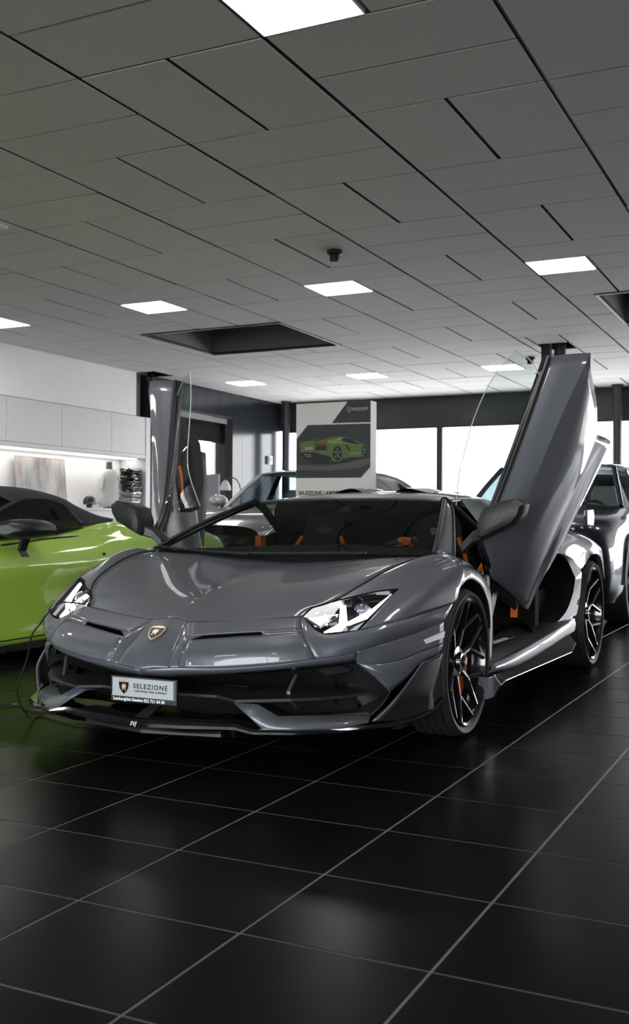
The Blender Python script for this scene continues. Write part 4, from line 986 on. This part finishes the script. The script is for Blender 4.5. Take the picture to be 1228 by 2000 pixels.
# ================================================================ tall sport utility cars
def suv_car(label, loc, paint, interior, name='suv_car'):
    P = thing(name, label, 'car', loc, 0, 'tall cars parked in the second row')
    S = [(-.99, [(.40, .24), (.52, .32), (.56, .50), (.55, .70), (.50, .84), (.35, .89), (.18, .905), (0, .91)]),
         (-.86, [(.76, .22), (.85, .32), (.88, .50), (.85, .72), (.78, .90), (.55, .965), (.28, .985), (0, .99)]),
         (-.66, [(.90, .22), (.955, .33), (.97, .52), (.94, .76), (.86, .95), (.60, 1.01), (.3, 1.03), (0, 1.035)]),
         (-.40, [(.93, .22), (.98, .34), (.995, .53), (.97, .80), (.90, .99), (.64, 1.04), (.32, 1.06), (0, 1.065)]),
         (0, [(.95, .24), (1.0, .36), (1.005, .55), (.985, .84), (.91, 1.03), (.66, 1.075), (.33, 1.10), (0, 1.105)]),
         (.45, [(.95, .24), (.985, .36), (.985, .55), (.97, .86), (.89, 1.065), (.79, 1.115), (.4, 1.15), (0, 1.16)]),
         (1.2, [(.95, .24), (.985, .36), (.965, .55), (.965, .88), (.90, 1.09), (.80, 1.13), (.4, 1.13), (0, 1.13)]),
         (2.0, [(.95, .24), (.985, .36), (.965, .55), (.97, .90), (.90, 1.11), (.80, 1.15), (.4, 1.14), (0, 1.14)]),
         (2.7, [(.96, .24), (1.0, .36), (1.0, .55), (.99, .92), (.91, 1.14), (.80, 1.18), (.4, 1.16), (0, 1.16)]),
         (3.3, [(.96, .25), (1.0, .36), (1.0, .56), (.985, .94), (.90, 1.16), (.76, 1.21), (.4, 1.2), (0, 1.2)]),
         (3.85, [(.88, .30), (.93, .40), (.94, .6), (.92, .94), (.84, 1.15), (.66, 1.22), (.33, 1.24), (0, 1.24)]),
         (4.10, [(.70, .34), (.78, .44), (.80, .62), (.78, .92), (.70, 1.10), (.5, 1.16), (.25, 1.18), (0, 1.18)])]
    b = body_from(S, 4, 5); arch_cut(b, [(0, .38, .43), (3.0, .38, .43)])
    b.f = [q for q in b.f if not all(.50 < b.v[i][1] < 3.2 and abs(b.v[i][0]) < .81 for i in q)]
    b.mir(); b.build('body', paint, P, smooth=32)
    def trim(s):
        t = MB(); a = [(1.008, .44*math.cos(x), .38+.44*math.sin(x)) for x in [math.pi*k/14 for k in range(15)]]
        for cy in (0, 3.0):
            t.grid([[(x, y+cy, z) for x, y, z in a], [(x+.004, y*1.11+cy, .38+(z-.38)*1.11) for x, y, z in a], [(x-.10, y*1.11+cy, .38+(z-.38)*1.11) for x, y, z in a]])
            t.grid([[(x, y+cy, z) for x, y, z in a], [(x-.3, y+cy, z) for x, y, z in a]])
            t.add([(.7, y+cy, z) for x, y, z in a], [tuple(range(15))])
        r = sided(t, s).build('arch_trim', M_sblk, P, smooth=40); r['kind'] = 'stuff'
        sided(MB().prism([(.94, .45, .22), (1.0, .45, .24), (1.0, .45, .36), (.96, .45, .37)], [(.94, 2.55, .22), (1.0, 2.55, .24), (1.0, 2.55, .36), (.96, 2.55, .37)]), s).build('side_skirt', M_sblk, P)
        return r
    pairs(trim)
    rf = [[(0, 1.02, 1.585), (.3, 1.04, 1.585), (.55, 1.09, 1.578), (.615, 1.12, 1.555)], [(0, 1.4, 1.625), (.3, 1.4, 1.622), (.55, 1.42, 1.60), (.64, 1.45, 1.565)], [(0, 1.9, 1.645), (.3, 1.9, 1.642), (.55, 1.9, 1.615), (.65, 1.9, 1.575)],
          [(0, 2.6, 1.63), (.3, 2.6, 1.625), (.54, 2.6, 1.60), (.64, 2.55, 1.56)], [(0, 3.2, 1.55), (.3, 3.2, 1.545), (.51, 3.2, 1.52), (.62, 3.1, 1.485)], [(0, 3.8, 1.36), (.3, 3.8, 1.355), (.5, 3.75, 1.34), (.64, 3.5, 1.365)], [(0, 4.0, 1.26), (.3, 3.98, 1.26), (.55, 3.9, 1.25), (.70, 3.75, 1.24)]]
    MB().patch(rf, 4, 5).mir().build('roof', paint, P, smooth=32, solid=.02)
    MB().patch([[(0, .42, 1.15), (.4, .45, 1.145), (.79, .52, 1.115)], [(0, .72, 1.38), (.36, .75, 1.375), (.70, .82, 1.34)], [(0, 1.02, 1.58), (.3, 1.04, 1.58), (.605, 1.11, 1.555)]], 5, 5).mir().build('windscreen', glassmat('suv_windscreen', (.62, .70, .72)), P, smooth=60)
    def side(s):
        belt = [(.80, .50, 1.115), (.86, .85, 1.105), (.862, 1.3, 1.12), (.862, 1.9, 1.135), (.862, 2.5, 1.155), (.84, 3.1, 1.19), (.76, 3.6, 1.24)]
        top = [(.79, .54, 1.13), (.70, .85, 1.36), (.622, 1.15, 1.55), (.65, 1.9, 1.570), (.64, 2.55, 1.555), (.625, 3.1, 1.482), (.68, 3.55, 1.33)]
        g = sided(MB().patch([belt, top], 3, 4), s).build('side_windows', glassmat('suv_side_tint', (.30, .34, .36)), P, smooth=60)
        sided(MB().tube(curve([(.795, .52, 1.12), (.70, .83, 1.355), (.615, 1.12, 1.553)], 6), .028, 8), s).build('windscreen_pillar', paint, P, smooth=50)
        sided(MB().prism([(.868, 1.62, 1.12), (.868, 1.74, 1.12), (.652, 1.72, 1.565), (.652, 1.62, 1.565)], [(.84, 1.62, 1.12), (.84, 1.74, 1.12), (.63, 1.72, 1.565), (.63, 1.62, 1.565)]), s).build('centre_pillar', M_gblk, P)
        sided(MB().tube(curve(top[2:], 4), .016, 6), s).build('roof_trim', M_sblk, P, smooth=50)
        m = sided(MB().loft([[(1.03+.115*sc*math.cos(a), v+.02*math.cos(a), 1.215+.075*sc*math.sin(a)) for a in [2*math.pi*k/14 for k in range(14)]] for v, sc in ((.62, .5), (.66, .85), (.73, 1.), (.80, .97), (.83, .85))]), s).build('wing_mirror', paint if s > 0 else paint, P, smooth=45)
        sided(MB().prism([(.93, .72, 1.13), (.93, .80, 1.13), (.86, .80, 1.09), (.86, .72, 1.09)], [(.99, .72, 1.17), (.99, .80, 1.17), (.88, .80, 1.12), (.88, .72, 1.12)]), s).build('mirror_stalk', M_sblk, m)
        # headlight
        hl = [(.46, -.895, .885), (.74, -.815, .955), (.90, -.62, .935), (.85, -.74, .855), (.52, -.925, .825)]
        hb = MB().prism([(x*1.008, y-.012, z) for x, y, z in hl], [(x*.96, y+.08, z) for x, y, z in hl])
        h = sided(hb, s).build('headlight', M_gblk, P, bevel=.006)
        sided(MB().prism([(.53, -.955, .845), (.80, -.835, .868), (.80, -.832, .855), (.53, -.953, .832)], [(.53, -.93, .845), (.80, -.81, .868), (.80, -.81, .855), (.53, -.93, .832)]), s).build('daytime_bar', M_chrome, h)
        for k in range(4):
            x = .55+k*.07; yy = -.945+k*.032
            sided(MB().lathe([(.022, yy-.002), (.020, yy-.012), (.010, yy-.016)], (x, 0, .885+k*.008), 'y', 12), s).build('lamp_cell', M_chrome, h)
        # side intake of the front bumper with slats
        ink = [(.62, -.945, .70), (.78, -.86, .70), (.86, -.80, .42), (.80, -.865, .36), (.60, -.955, .36)]
        i_ = sided(MB().prism([(x*1.012, y-.018, z) for x, y, z in ink], [(x*.95, y+.05, z) for x, y, z in ink]), s).build('bumper_intake', M_gblk, P)
        for k in range(5):
            z = .66-k*.055; w1 = .79+k*.012
            sided(MB().prism([(.60, -.978, z), (w1, -.885, z), (w1, -.885, z+.012), (.60, -.978, z+.012)], [(.60, -.945, z), (w1, -.85, z), (w1, -.85, z+.012), (.60, -.945, z+.012)]), s).build('slat', M_steel, i_)
        sided(MB().prism([(.40, -1.01, .30), (.84, -.87, .30), (.90, -.80, .335), (.40, -1.01, .335)], [(.40, -.93, .30), (.84, -.80, .30), (.90, -.72, .335), (.40, -.93, .335)]), s).build('lower_blade', paint, P, bevel=.004)
        return g
    pairs(side)
    MB().prism([(-.48, -1.015, .42), (.48, -1.015, .42), (.56, -1.0, .66), (.36, -1.0, .80), (-.36, -1.0, .80), (-.56, -1.0, .66)], [(-.48, -.9, .42), (.48, -.9, .42), (.56, -.9, .66), (.36, -.9, .80), (-.36, -.9, .80), (-.56, -.9, .66)]).build('grille', M_gblk, P)
    MB().box(-.86, .86, .45, 3.3, .2, .34).box(-.78, .78, .45, .55, .3, 1.08).box(-.78, .78, 3.0, 3.2, .3, 1.1).box(-.62, .62, -.75, .45, .25, .8).box(-.62, .62, 3.2, 3.9, .3, 1.0).build('underbody', M_mblk, P)
    for x in (-.40, .40):
        for y0 in (1.45, 2.5):
            st = bpy.data.objects.new('seat', None); COL.objects.link(st); st.parent = P; st.location = (x, y0, 0)
            MB().loft([[(-.24*w_, y, z), (-.26*w_, y+.06, z), (-.2*w_, y+.14, z), (.2*w_, y+.14, z), (.26*w_, y+.06, z), (.24*w_, y, z)] for y, z, w_ in ((0, .62, 1), (.08, .85, 1.02), (.17, 1.14, .95), (.19, 1.2, .6), (.21, 1.30, .55), (.22, 1.37, .42))]).build('backrest', interior, st, smooth=50)
            MB().box(-.26, .26, -.42, .06, .52, .66).build('cushion', interior, st, bevel=.03)
    dsh = MB().patch([[(-.82, .48, 1.10), (0, .42, 1.12), (.82, .48, 1.10)], [(-.82, .85, 1.10), (0, .85, 1.13), (.82, .85, 1.10)], [(-.82, .92, .85), (0, .92, .85), (.82, .92, .85)]], 4, 4).build('dashboard', M_leather, P, smooth=40)
    ring = [(.40+.18*math.cos(a), 1.02+.05*math.sin(a), 1.02+.17*math.sin(a)) for a in [2*math.pi*k/24 for k in range(25)]]
    MB().tube(ring, .017, 6, cap=False).tube([(.23, 1.02, 1.02), (.57, 1.02, 1.02)], .015, 6).tube([(.4, 1.02, 1.02), (.4, .9, .95)], .03, 6).build('steering_wheel', M_leather, P, smooth=50)
    for s in (1, -1):
        make_wheel('front_wheel', P, s, (s*.865, 0, .38), .38, .285, .26, 5, None)
        make_wheel('rear_wheel', P, s, (s*.865, 3.0, .38), .38, .285, .28, 5, None)
    return P
suv_car('silver tall car behind the printed display board, front half hidden by the grey sports car', (-5.95, 10.74, 0), mat('silver_car_paint', (.50, .49, .50), .35, metal=.4, coat=1.), mat('grey_leather', (.25, .25, .26), .6))
suv_car('dark navy tall car at the right edge behind the raised door', (-2.68, 10.42, 0), mat('navy_car_paint', (.008, .012, .030), .3, metal=.2, coat=1.), mat('beige_leather', (.42, .38, .33), .6))
# ================================================================ printed display board
TX, TY = -4.585, 9.8
tot = thing('display_board', 'tall white display board printed with a green sports car', 'display board', (TX, TY, 0))
M_tw = mat('board_white', (.80, .79, .77), .5); M_td = mat('print_charcoal', (.030, .031, .034), .45); M_tside = mat('board_side_white', (.85, .85, .86), .5)
MB().box(-.4225, .4225, 0, .15, .0, 2.182).build('panel', M_tside, tot)
MB().box(-.4225, .4225, -.002, .0, .03, 2.182).build('front_print', M_tw, tot)
M_pg = mat('print_green', (.10, .155, .028), .45); M_pg2 = mat('print_green_light', (.20, .27, .07), .45); M_pk = mat('print_black', (.008, .008, .009), .45)
M_pf = mat('print_floor_grey', (.10, .09, .085), .45); M_pr = mat('print_red', (.45, .03, .02), .45); M_pgr = mat('print_grey', (.30, .30, .29), .45)
PR = [('print_corner', M_td, [(.166, 2.1815), (.4215, 2.1815), (.4215, 1.962), (-.012, 1.966)], 1),
 ('print_photo', M_td, [(-.289, 1.957), (.4215, 1.948), (.4215, 1.507), (.319, 1.401), (-.4215, 1.406), (-.4215, 1.810)], 1),
 ('print_ground', M_pf, [(-.420, 1.545), (-.096, 1.525), (.112, 1.556), (.419, 1.600), (.419, 1.545), (.30, 1.50), (-.012, 1.480), (-.419, 1.49)], 2),
 ('print_shadow', M_pk, [(-.350, 1.617), (.030, 1.571), (.133, 1.597), (.378, 1.634), (.390, 1.605), (.154, 1.555), (.030, 1.544), (-.223, 1.556)], 3),
 ('print_car', M_pg, [(-.382, 1.776), (-.245, 1.796), (-.076, 1.819), (.080, 1.826), (.183, 1.811), (.276, 1.771), (.311, 1.751), (.362, 1.740), (.383, 1.703), (.383, 1.647), (.358, 1.615), (.195, 1.609), (.112, 1.602), (.081, 1.569), (.030, 1.570), (-.023, 1.590), (-.138, 1.612), (-.191, 1.618), (-.330, 1.630), (-.378, 1.675), (-.371, 1.722), (-.384, 1.752)], 4),
 ('print_tail', M_pk, [(-.371, 1.674), (-.202, 1.670), (-.012, 1.618), (-.012, 1.585), (-.191, 1.594), (-.330, 1.616), (-.368, 1.646)], 5),
 ('print_shoulder', M_pg2, [(-.06, 1.790), (.02, 1.800), (.09, 1.780), (.13, 1.765), (.30, 1.735), (.36, 1.728), (.24, 1.738), (.10, 1.755), (.0, 1.755), (-.05, 1.765)], 5),
 ('print_window', M_pk, [(.096, 1.795), (.152, 1.812), (.224, 1.791), (.301, 1.742), (.276, 1.738), (.132, 1.770)], 5),
 ('print_engine_cover', M_pk, [(-.251, 1.784), (-.071, 1.819), (-.035, 1.816), (-.192, 1.784)], 5),
 ('print_quarter_glass', M_pgr, [(.028, 1.792), (.090, 1.819), (.111, 1.813), (.091, 1.786)], 5),
 ('print_lamp', M_pk, [(-.211, 1.768), (-.081, 1.764), (-.078, 1.745), (-.181, 1.744)], 5), ('print_lamp_red', M_pr, [(-.182, 1.761), (-.087, 1.759), (-.087, 1.749), (-.176, 1.751)], 6),
 ('print_lamp_far', M_pr, [(-.376, 1.765), (-.352, 1.766), (-.352, 1.752), (-.374, 1.752)], 6),
 ('print_grille', M_pk, [(-.190, 1.739), (-.071, 1.741), (-.060, 1.691), (-.202, 1.687)], 5), ('print_plate', M_pgr, [(-.320, 1.728), (-.222, 1.728), (-.226, 1.700), (-.317, 1.698)], 5),
 ('print_exhaust', M_pgr, [(-.328, 1.654), (-.261, 1.651), (-.242, 1.625), (-.298, 1.625)], 6), ('print_exhaust_core', M_pk, [(-.318, 1.648), (-.268, 1.646), (-.254, 1.631), (-.295, 1.630)], 7),
 ('print_intake', M_pk, [(.145, 1.737), (.165, 1.746), (.194, 1.689), (.184, 1.670)], 5), ('print_sill', M_pg2, [(.184, 1.656), (.317, 1.658), (.322, 1.644), (.195, 1.642)], 5)]
for nm, m_, pts, l in PR:
    y = -.002-.0006*l
    MB().prism([(x, y, z) for x, z in pts], [(x, y+.0005, z) for x, z in pts]).build(nm, m_, tot)
for cx_, cz_, rx, rz in ((.055, 1.655, .052, .078), (.356, 1.675, .030, .055)):
    el = lambda k, q: [(cx_+rx*q*math.cos(2*math.pi*i/20), -.0056-.0004*k, cz_+rz*q*math.sin(2*math.pi*i/20)) for i in range(20)]
    wv_ = MB().prism(el(0, 1), [(x, y+.0005, z) for x, y, z in el(0, 1)]).build('print_wheel', M_pk, tot)
    for k in range(5):
        a = 2*math.pi*k/5+.3
        MB().prism([(cx_+rx*.72*math.cos(a+q)*f, -.0066, cz_+rz*.72*math.sin(a+q)*f) for q, f in ((-.12, 1), (.12, 1), (.3, .2), (-.3, .2))], [(cx_+rx*.72*math.cos(a+q)*f, -.0062, cz_+rz*.72*math.sin(a+q)*f) for q, f in ((-.12, 1), (.12, 1), (.3, .2), (-.3, .2))]).build('print_spoke', M_pgr, wv_)
def flat_shield(par, cx_, cz_, sc, y, m1, m2):
    h = [(0, .5), (.22, .47), (.42, .40), (.44, .20), (.38, -.08), (.24, -.32), (0, -.52)]; o = h+[(-x, q) for x, q in h[-2:0:-1]]
    e = MB().prism([(cx_+x*sc, y, cz_+q*sc) for x, q in o], [(cx_+x*sc, y+.0004, cz_+q*sc) for x, q in o]).build('print_emblem', m1, par)
    MB().prism([(cx_+x*sc*.8, y-.0006, cz_+q*sc*.8) for x, q in o], [(cx_+x*sc*.8, y-.0003, cz_+q*sc*.8) for x, q in o]).build('print_emblem_field', m2, e)
    bl = [(-.16, -.22), (-.10, -.10), (-.17, .02), (-.12, .14), (.0, .2), (.10, .16), (.17, .20), (.13, .10), (.20, .04), (.12, -.02), (.10, -.12), (.16, -.22), (.06, -.18), (.02, -.08), (-.06, -.10), (-.06, -.22)]
    MB().prism([(cx_+x*sc, y-.0012, cz_+q*sc) for x, q in bl], [(cx_+x*sc, y-.0009, cz_+q*sc) for x, q in bl]).build('print_emblem_bull', m1, e)
flat_shield(tot, .182, 2.097, .062, -.0032, M_pgr, M_td)
M_ink = mat('dark_print'); M_tl = mat('print_pale', (.55, .55, .54), .5)
text('print_lettering', 'SELEZIONE', .030, M_tl, tot, (.304, -.003, 2.104), (1, 0, 0), (0, 0, 1), .0004, space=1.25, bold=.0008)
text('print_small_lettering', 'CERTIFIED PRE-OWNED', .011, M_tl, tot, (.304, -.003, 2.084), (1, 0, 0), (0, 0, 1), .0004, space=1.2)
text('print_title', 'SELEZIONE LAMBORGHINI', .055, M_ink, tot, (-.065, -.003, 1.247), (1, 0, 0), (0, 0, 1), .0004, space=1.0, bold=.002)

# ================================================================ cabinets and niche along the left wall
ys = [7.6, 9.1, 10.55, 11.92, 13.18, 14.46, 15.44]
desc = ['first', 'second', 'third', 'fourth', 'third from the corner, with its left part cut off by the picture edge', 'middle', 'last']
lab = {11.92: 'white wall cabinet directly above the leaning picture', 13.18: 'white wall cabinet between the picture and the shirt', 14.46: 'rightmost white wall cabinet above the white shirt', 10.55: 'leftmost white wall cabinet, cut off by the left picture edge'}
for a, c in zip(ys[:-1], ys[1:]):
    if a < 10: continue
    t = thing('wall_cabinet', lab[a], 'cabinet', (XL, a, 2.12), 0, 'white wall cabinets')
    MB().box(-.50, -.02, 0, c-a, 0, .67).build('body', M_cab, t)
    MB().chbox(-.018, 0, .004, c-a-.004, .004, .666, .002).build('door', M_cab, t)
tag(MB().box(XL-.54, XL+.004, 7.6, 15.44, 2.055, 2.117).build('cabinet_pelmet', M_cab), 'long white ledge running under the wall cabinets', 'ledge')
ep = tag(MB().box(XL-.54, XL+.01, 15.445, 15.58, 0, 2.79).build('end_panel', M_cab), 'tall white end panel closing the row of wall cabinets', 'panel')
st_ = tag(MB().box(XL-.45, XL-.15, 10.6, 15.4, 2.047, 2.053).build('light_strip', emimat('niche_light', (1, .97, .93), 3.2)), 'thin bright light strip under the wall cabinets', 'light strip')
for a, c in zip([9.0, 10.6, 12.2, 13.8], [10.6, 12.2, 13.8, 15.44]):
    if a < 10: continue
    t = thing('base_cabinet', {10.6: 'low white base cabinet hidden behind the green car roof', 12.2: 'low white base cabinet under the leaning picture', 13.8: 'low white base cabinet under the shirt torso'}[a], 'cabinet', (XL, a, 0), 0, 'low base cabinets')
    MB().box(-.52, -.02, 0, c-a, .08, 1.12).build('body', M_cab, t); MB().chbox(-.018, 0, .004, c-a-.004, .1, 1.116, .002).build('door', M_cab, t); MB().box(-.48, -.06, 0, c-a, 0, .08).build('plinth', M_blk, t)
tag(MB().box(XL-.55, XL+.02, 10.6, 15.435, 1.122, 1.16).build('worktop', M_cab), 'long white worktop below the wall cabinets', 'worktop')
# leaning picture
def artmat():
    m = mat('abstract_picture', (.3, .28, .25), .35); nt = m.node_tree; b = nt.nodes['Principled BSDF']
    tc = nt.nodes.new('ShaderNodeTexCoord'); mp = nt.nodes.new('ShaderNodeMapping'); mp.inputs['Scale'].default_value = (3, 3.5, 1.2)
    n = nt.nodes.new('ShaderNodeTexNoise'); n.inputs['Scale'].default_value = 1.6; n.inputs['Detail'].default_value = 5; rp = nt.nodes.new('ShaderNodeValToRGB')
    e = rp.color_ramp.elements; e[0].position = .32; e[0].color = (.16, .13, .12, 1); e[1].position = .7; e[1].color = (.46, .42, .36, 1); k = e.new(.5); k.color = (.30, .29, .29, 1)
    nt.links.new(tc.outputs['Object'], mp.inputs[0]); nt.links.new(mp.outputs[0], n.inputs[0]); nt.links.new(n.outputs[0], rp.inputs[0]); nt.links.new(rp.outputs[0], b.inputs['Base Color']); return m
pc_ = thing('picture', 'wide blurred brown and grey picture leaning on the wall', 'picture', (-11.28, 13.2, 1.166))
MB().box(-.02, .0, -.57, .57, 0, .79).build('canvas', artmat(), pc_)
f = MB()
for q in ((-.58, -.565, 0, .80), (.565, .58, 0, .80), (-.565, .565, -.001, .012), (-.565, .565, .788, .80)): f.box(-.025, .006, q[0], q[1], q[2], q[3])
f.build('frame', mat('picture_frame', (.45, .36, .30), .4), pc_); 
for o_ in pc_.children: o_.rotation_euler = (0, R(-5), 0)
# shirt on a torso
mq = thing('shirt_torso', 'white T-shirt on a headless dark display torso', 'mannequin', (-11.13, 14.70, 1.162))
def oval(z, rx, ry, n=20, dy=0): return [(rx*math.cos(2*math.pi*k/n), dy+ry*math.sin(2*math.pi*k/n), z) for k in range(n)]
MB().loft([oval(0, .10, .10), oval(.02, .10, .10), oval(.02, .03, .03), oval(.10, .03, .03)]).build('stand', M_blk, mq, smooth=30)
MB().loft([oval(.62, .09, .12), oval(.68, .055, .065), oval(.74, .05, .055), oval(.80, .048, .052)]).build('neck', mat('torso_dark', (.09, .08, .075), .6), mq, smooth=40)
M_shirt = mat('white_cotton', (.58, .57, .545), .9, bump=.4, bscale=14.)
MB().loft([oval(.03, .12, .215), oval(.15, .125, .212), oval(.35, .13, .215), oval(.50, .13, .225), oval(.58, .12, .215), oval(.63, .10, .17), oval(.67, .075, .095)], cap=False).build('shirt', M_shirt, mq, smooth=50, solid=.004)
for s in (-1, 1):
    MB().loft([[(.06*w_*math.cos(2*math.pi*k/12), s*(y+.0), z+.07*w_*math.sin(2*math.pi*k/12)) for k in range(12)] for y, z, w_ in ((.15, .565, 1.0), (.20, .53, 1.0), (.235, .46, 1.05), (.245, .40, 1.1))]).build('sleeve', M_shirt, mq, smooth=50)
MB().sphere((.128, .08, .52), .004, .014, .016, 8, 5).build('chest_print', M_ink, mq)
# cap
cp = thing('cap', 'small black and blue cap beside the white shirt', 'cap', (-11.1, 14.13, 1.16))
MB().loft([oval(0, .10, .115), oval(.05, .10, .115), oval(.10, .085, .098), oval(.135, .05, .06), oval(.145, .008, .008)]).build('crown', M_sblk, cp, smooth=50)
MB().patch([[(.07, -.11, .02), (.09, 0, .03), (.07, .11, .02)], [(.17, -.08, .005), (.20, 0, .015), (.17, .08, .005)]], 4, 4).build('brim', mat('cap_blue', (.03, .20, .36), .6), cp, solid=.006)
MB().lathe([(.06, -.0), (.06, .001)], n=12).build('base', M_blk, cp)
for o_ in cp.children: o_.location.z = .06 if o_.name.startswith(('crown', 'brim')) else .0
MB().lathe([(.05, 0), (.05, .06)], n=12).build('riser', M_blk, cp)
# wrapped parcels of clothing
M_wrap = mat('black_plastic_wrap', (.012, .012, .013), .16, coat=.6, bump=.9, bscale=9.); M_wrap2 = mat('clear_plastic_wrap', (.32, .31, .30), .14, coat=.8, bump=.9, bscale=9., noise=.6, nscale=12.)
spots = [('bottom', M_wrap2), ('second from bottom', M_wrap2), ('third from bottom', M_wrap2), ('middle', M_wrap), ('third from top', M_wrap), ('second from top', M_wrap), ('topmost', M_wrap)]
for k, (nm, m_) in enumerate(spots):
    z0 = 1.16+k*.102; r_ = random.Random(k+3); rings = []; dx, dy = r_.uniform(-.02, .02), r_.uniform(-.012, .012)
    for q, (h_, w_) in enumerate(((0, .80), (.012, .96), (.03, .90), (.05, 1.0), (.07, .92), (.088, .97), (.099, .78))):
        rings.append([(dx-.14*w_*math.copysign(abs(math.cos(a))**.4, math.cos(a))*(1+r_.uniform(-.10, .10)), dy+.19*w_*math.copysign(abs(math.sin(a))**.4, math.sin(a))*(1+r_.uniform(-.07, .07)), h_+(r_.uniform(-.010, .010) if 0 < q < 6 else 0)) for a in [2*math.pi*j/30 for j in range(30)]])
    o_ = MB().loft(rings).build('wrapped_parcel', m_, smooth=35); o_.location = (-11.05, 15.215, z0)
    tag(o_, '%s %s plastic-wrapped clothing parcel in the stack beside the shirt' % (nm, 'pale' if m_ is M_wrap2 else 'black'), 'parcel', 'wrapped clothing parcels')
# reception screen and arched lamp by the far door
rs = thing('partition_screen', 'plain grey partition screen in front of the far door', 'partition', (-9.35, 14.55, 0))
MB().box(-.28, .52, -.03, .03, .10, 1.71).build('panel', mat('partition_grey', (.30, .30, .33), .6), rs, bevel=.006)
for x in (-.18, .42): MB().box(x-.03, x+.03, -.16, .16, 0, .1).build('foot', M_steel, rs)
al = thing('arched_lamp', 'white chair-like arched lamp beside the grey partition', 'lamp', (-8.72, 14.9, 0))
MB().lathe([(.13, 0), (.13, .015), (.02, .03)], n=20).build('base', M_white, al, smooth=30)
MB().tube(curve([(.10, 0, .02), (.10, 0, 1.1), (.09, 0, 1.45), (.02, 0, 1.62), (-.10, 0, 1.67), (-.2, 0, 1.62)], 6), .010, 8).build('stem', M_steel, al, smooth=50)
MB().lathe([(.09, 1.46), (.085, 1.52), (.05, 1.60), (.012, 1.63)], (-.2, 0, 0), n=20).build('shade', M_white, al, smooth=40)
# white alarm box on the far corner
ab = thing('alarm_box', 'small white box fixed beside the far corner column', 'alarm box', (XL+.03, 20.02, 2.28))
MB().box(-.03, .03, -.075, .075, -.09, .09).build('housing', M_white, ab, bevel=.01); MB().box(.03, .034, -.05, .05, -.02, .05).build('grille', mat('grille_grey', (.4, .4, .4), .5), ab)
# charging cable at the nose of the grey car
X0, Y0 = -2.397, 4.474
cb = [(-0.53, -0.77, 0.583), (-0.593, -0.841, 0.593), (-0.638, -0.841, 0.57), (-0.683, -0.843, 0.539), (-0.738, -0.827, 0.49), (-0.793, -0.818, 0.431), (-0.84, -0.79, 0.329), (-0.895, -0.778, 0.229), (-0.92, -0.766, 0.162), (-0.93, -0.7, 0.06), (-1.0, -0.56, 0.008), (-1.011, -0.48, 0.008), (-0.889, -0.535, 0.008), (-0.692, -0.588, 0.008), (-0.55, -0.45, 0.008), (-0.8, -0.3, 0.008), (-1.15, -0.4, 0.008), (-1.33, -0.31, 0.008), (-1.42, -0.5, 0.008)]
t = thing('charging_cable', 'thin black cable hanging from the bonnet gap to the floor', 'cable', (X0, Y0, 0))
MB().tube(curve(cb, 8), .0038, 6).build('cord', M_sblk, t, smooth=50)
MB().tube([(-.525, -.765, .578), (-.50, -.74, .575)], .006, 6).build('clip', M_sblk, t)

# white ceiling unit at the left edge
cu_ = thing('ceiling_unit', 'small white ceiling unit cut off by the left picture edge', 'ceiling unit', (-6.66, 7.08, ZC))
MB().box(-.16, .16, -.05, .05, -.035, -.004).build('housing', M_white, cu_, bevel=.008); MB().box(-.10, .10, -.02, .02, -.038, -.034).build('lens', mat('unit_lens', (.6, .6, .6), .3), cu_); MB().box(-.14, .14, -.04, .04, -.006, .0).build('base', M_white, cu_)
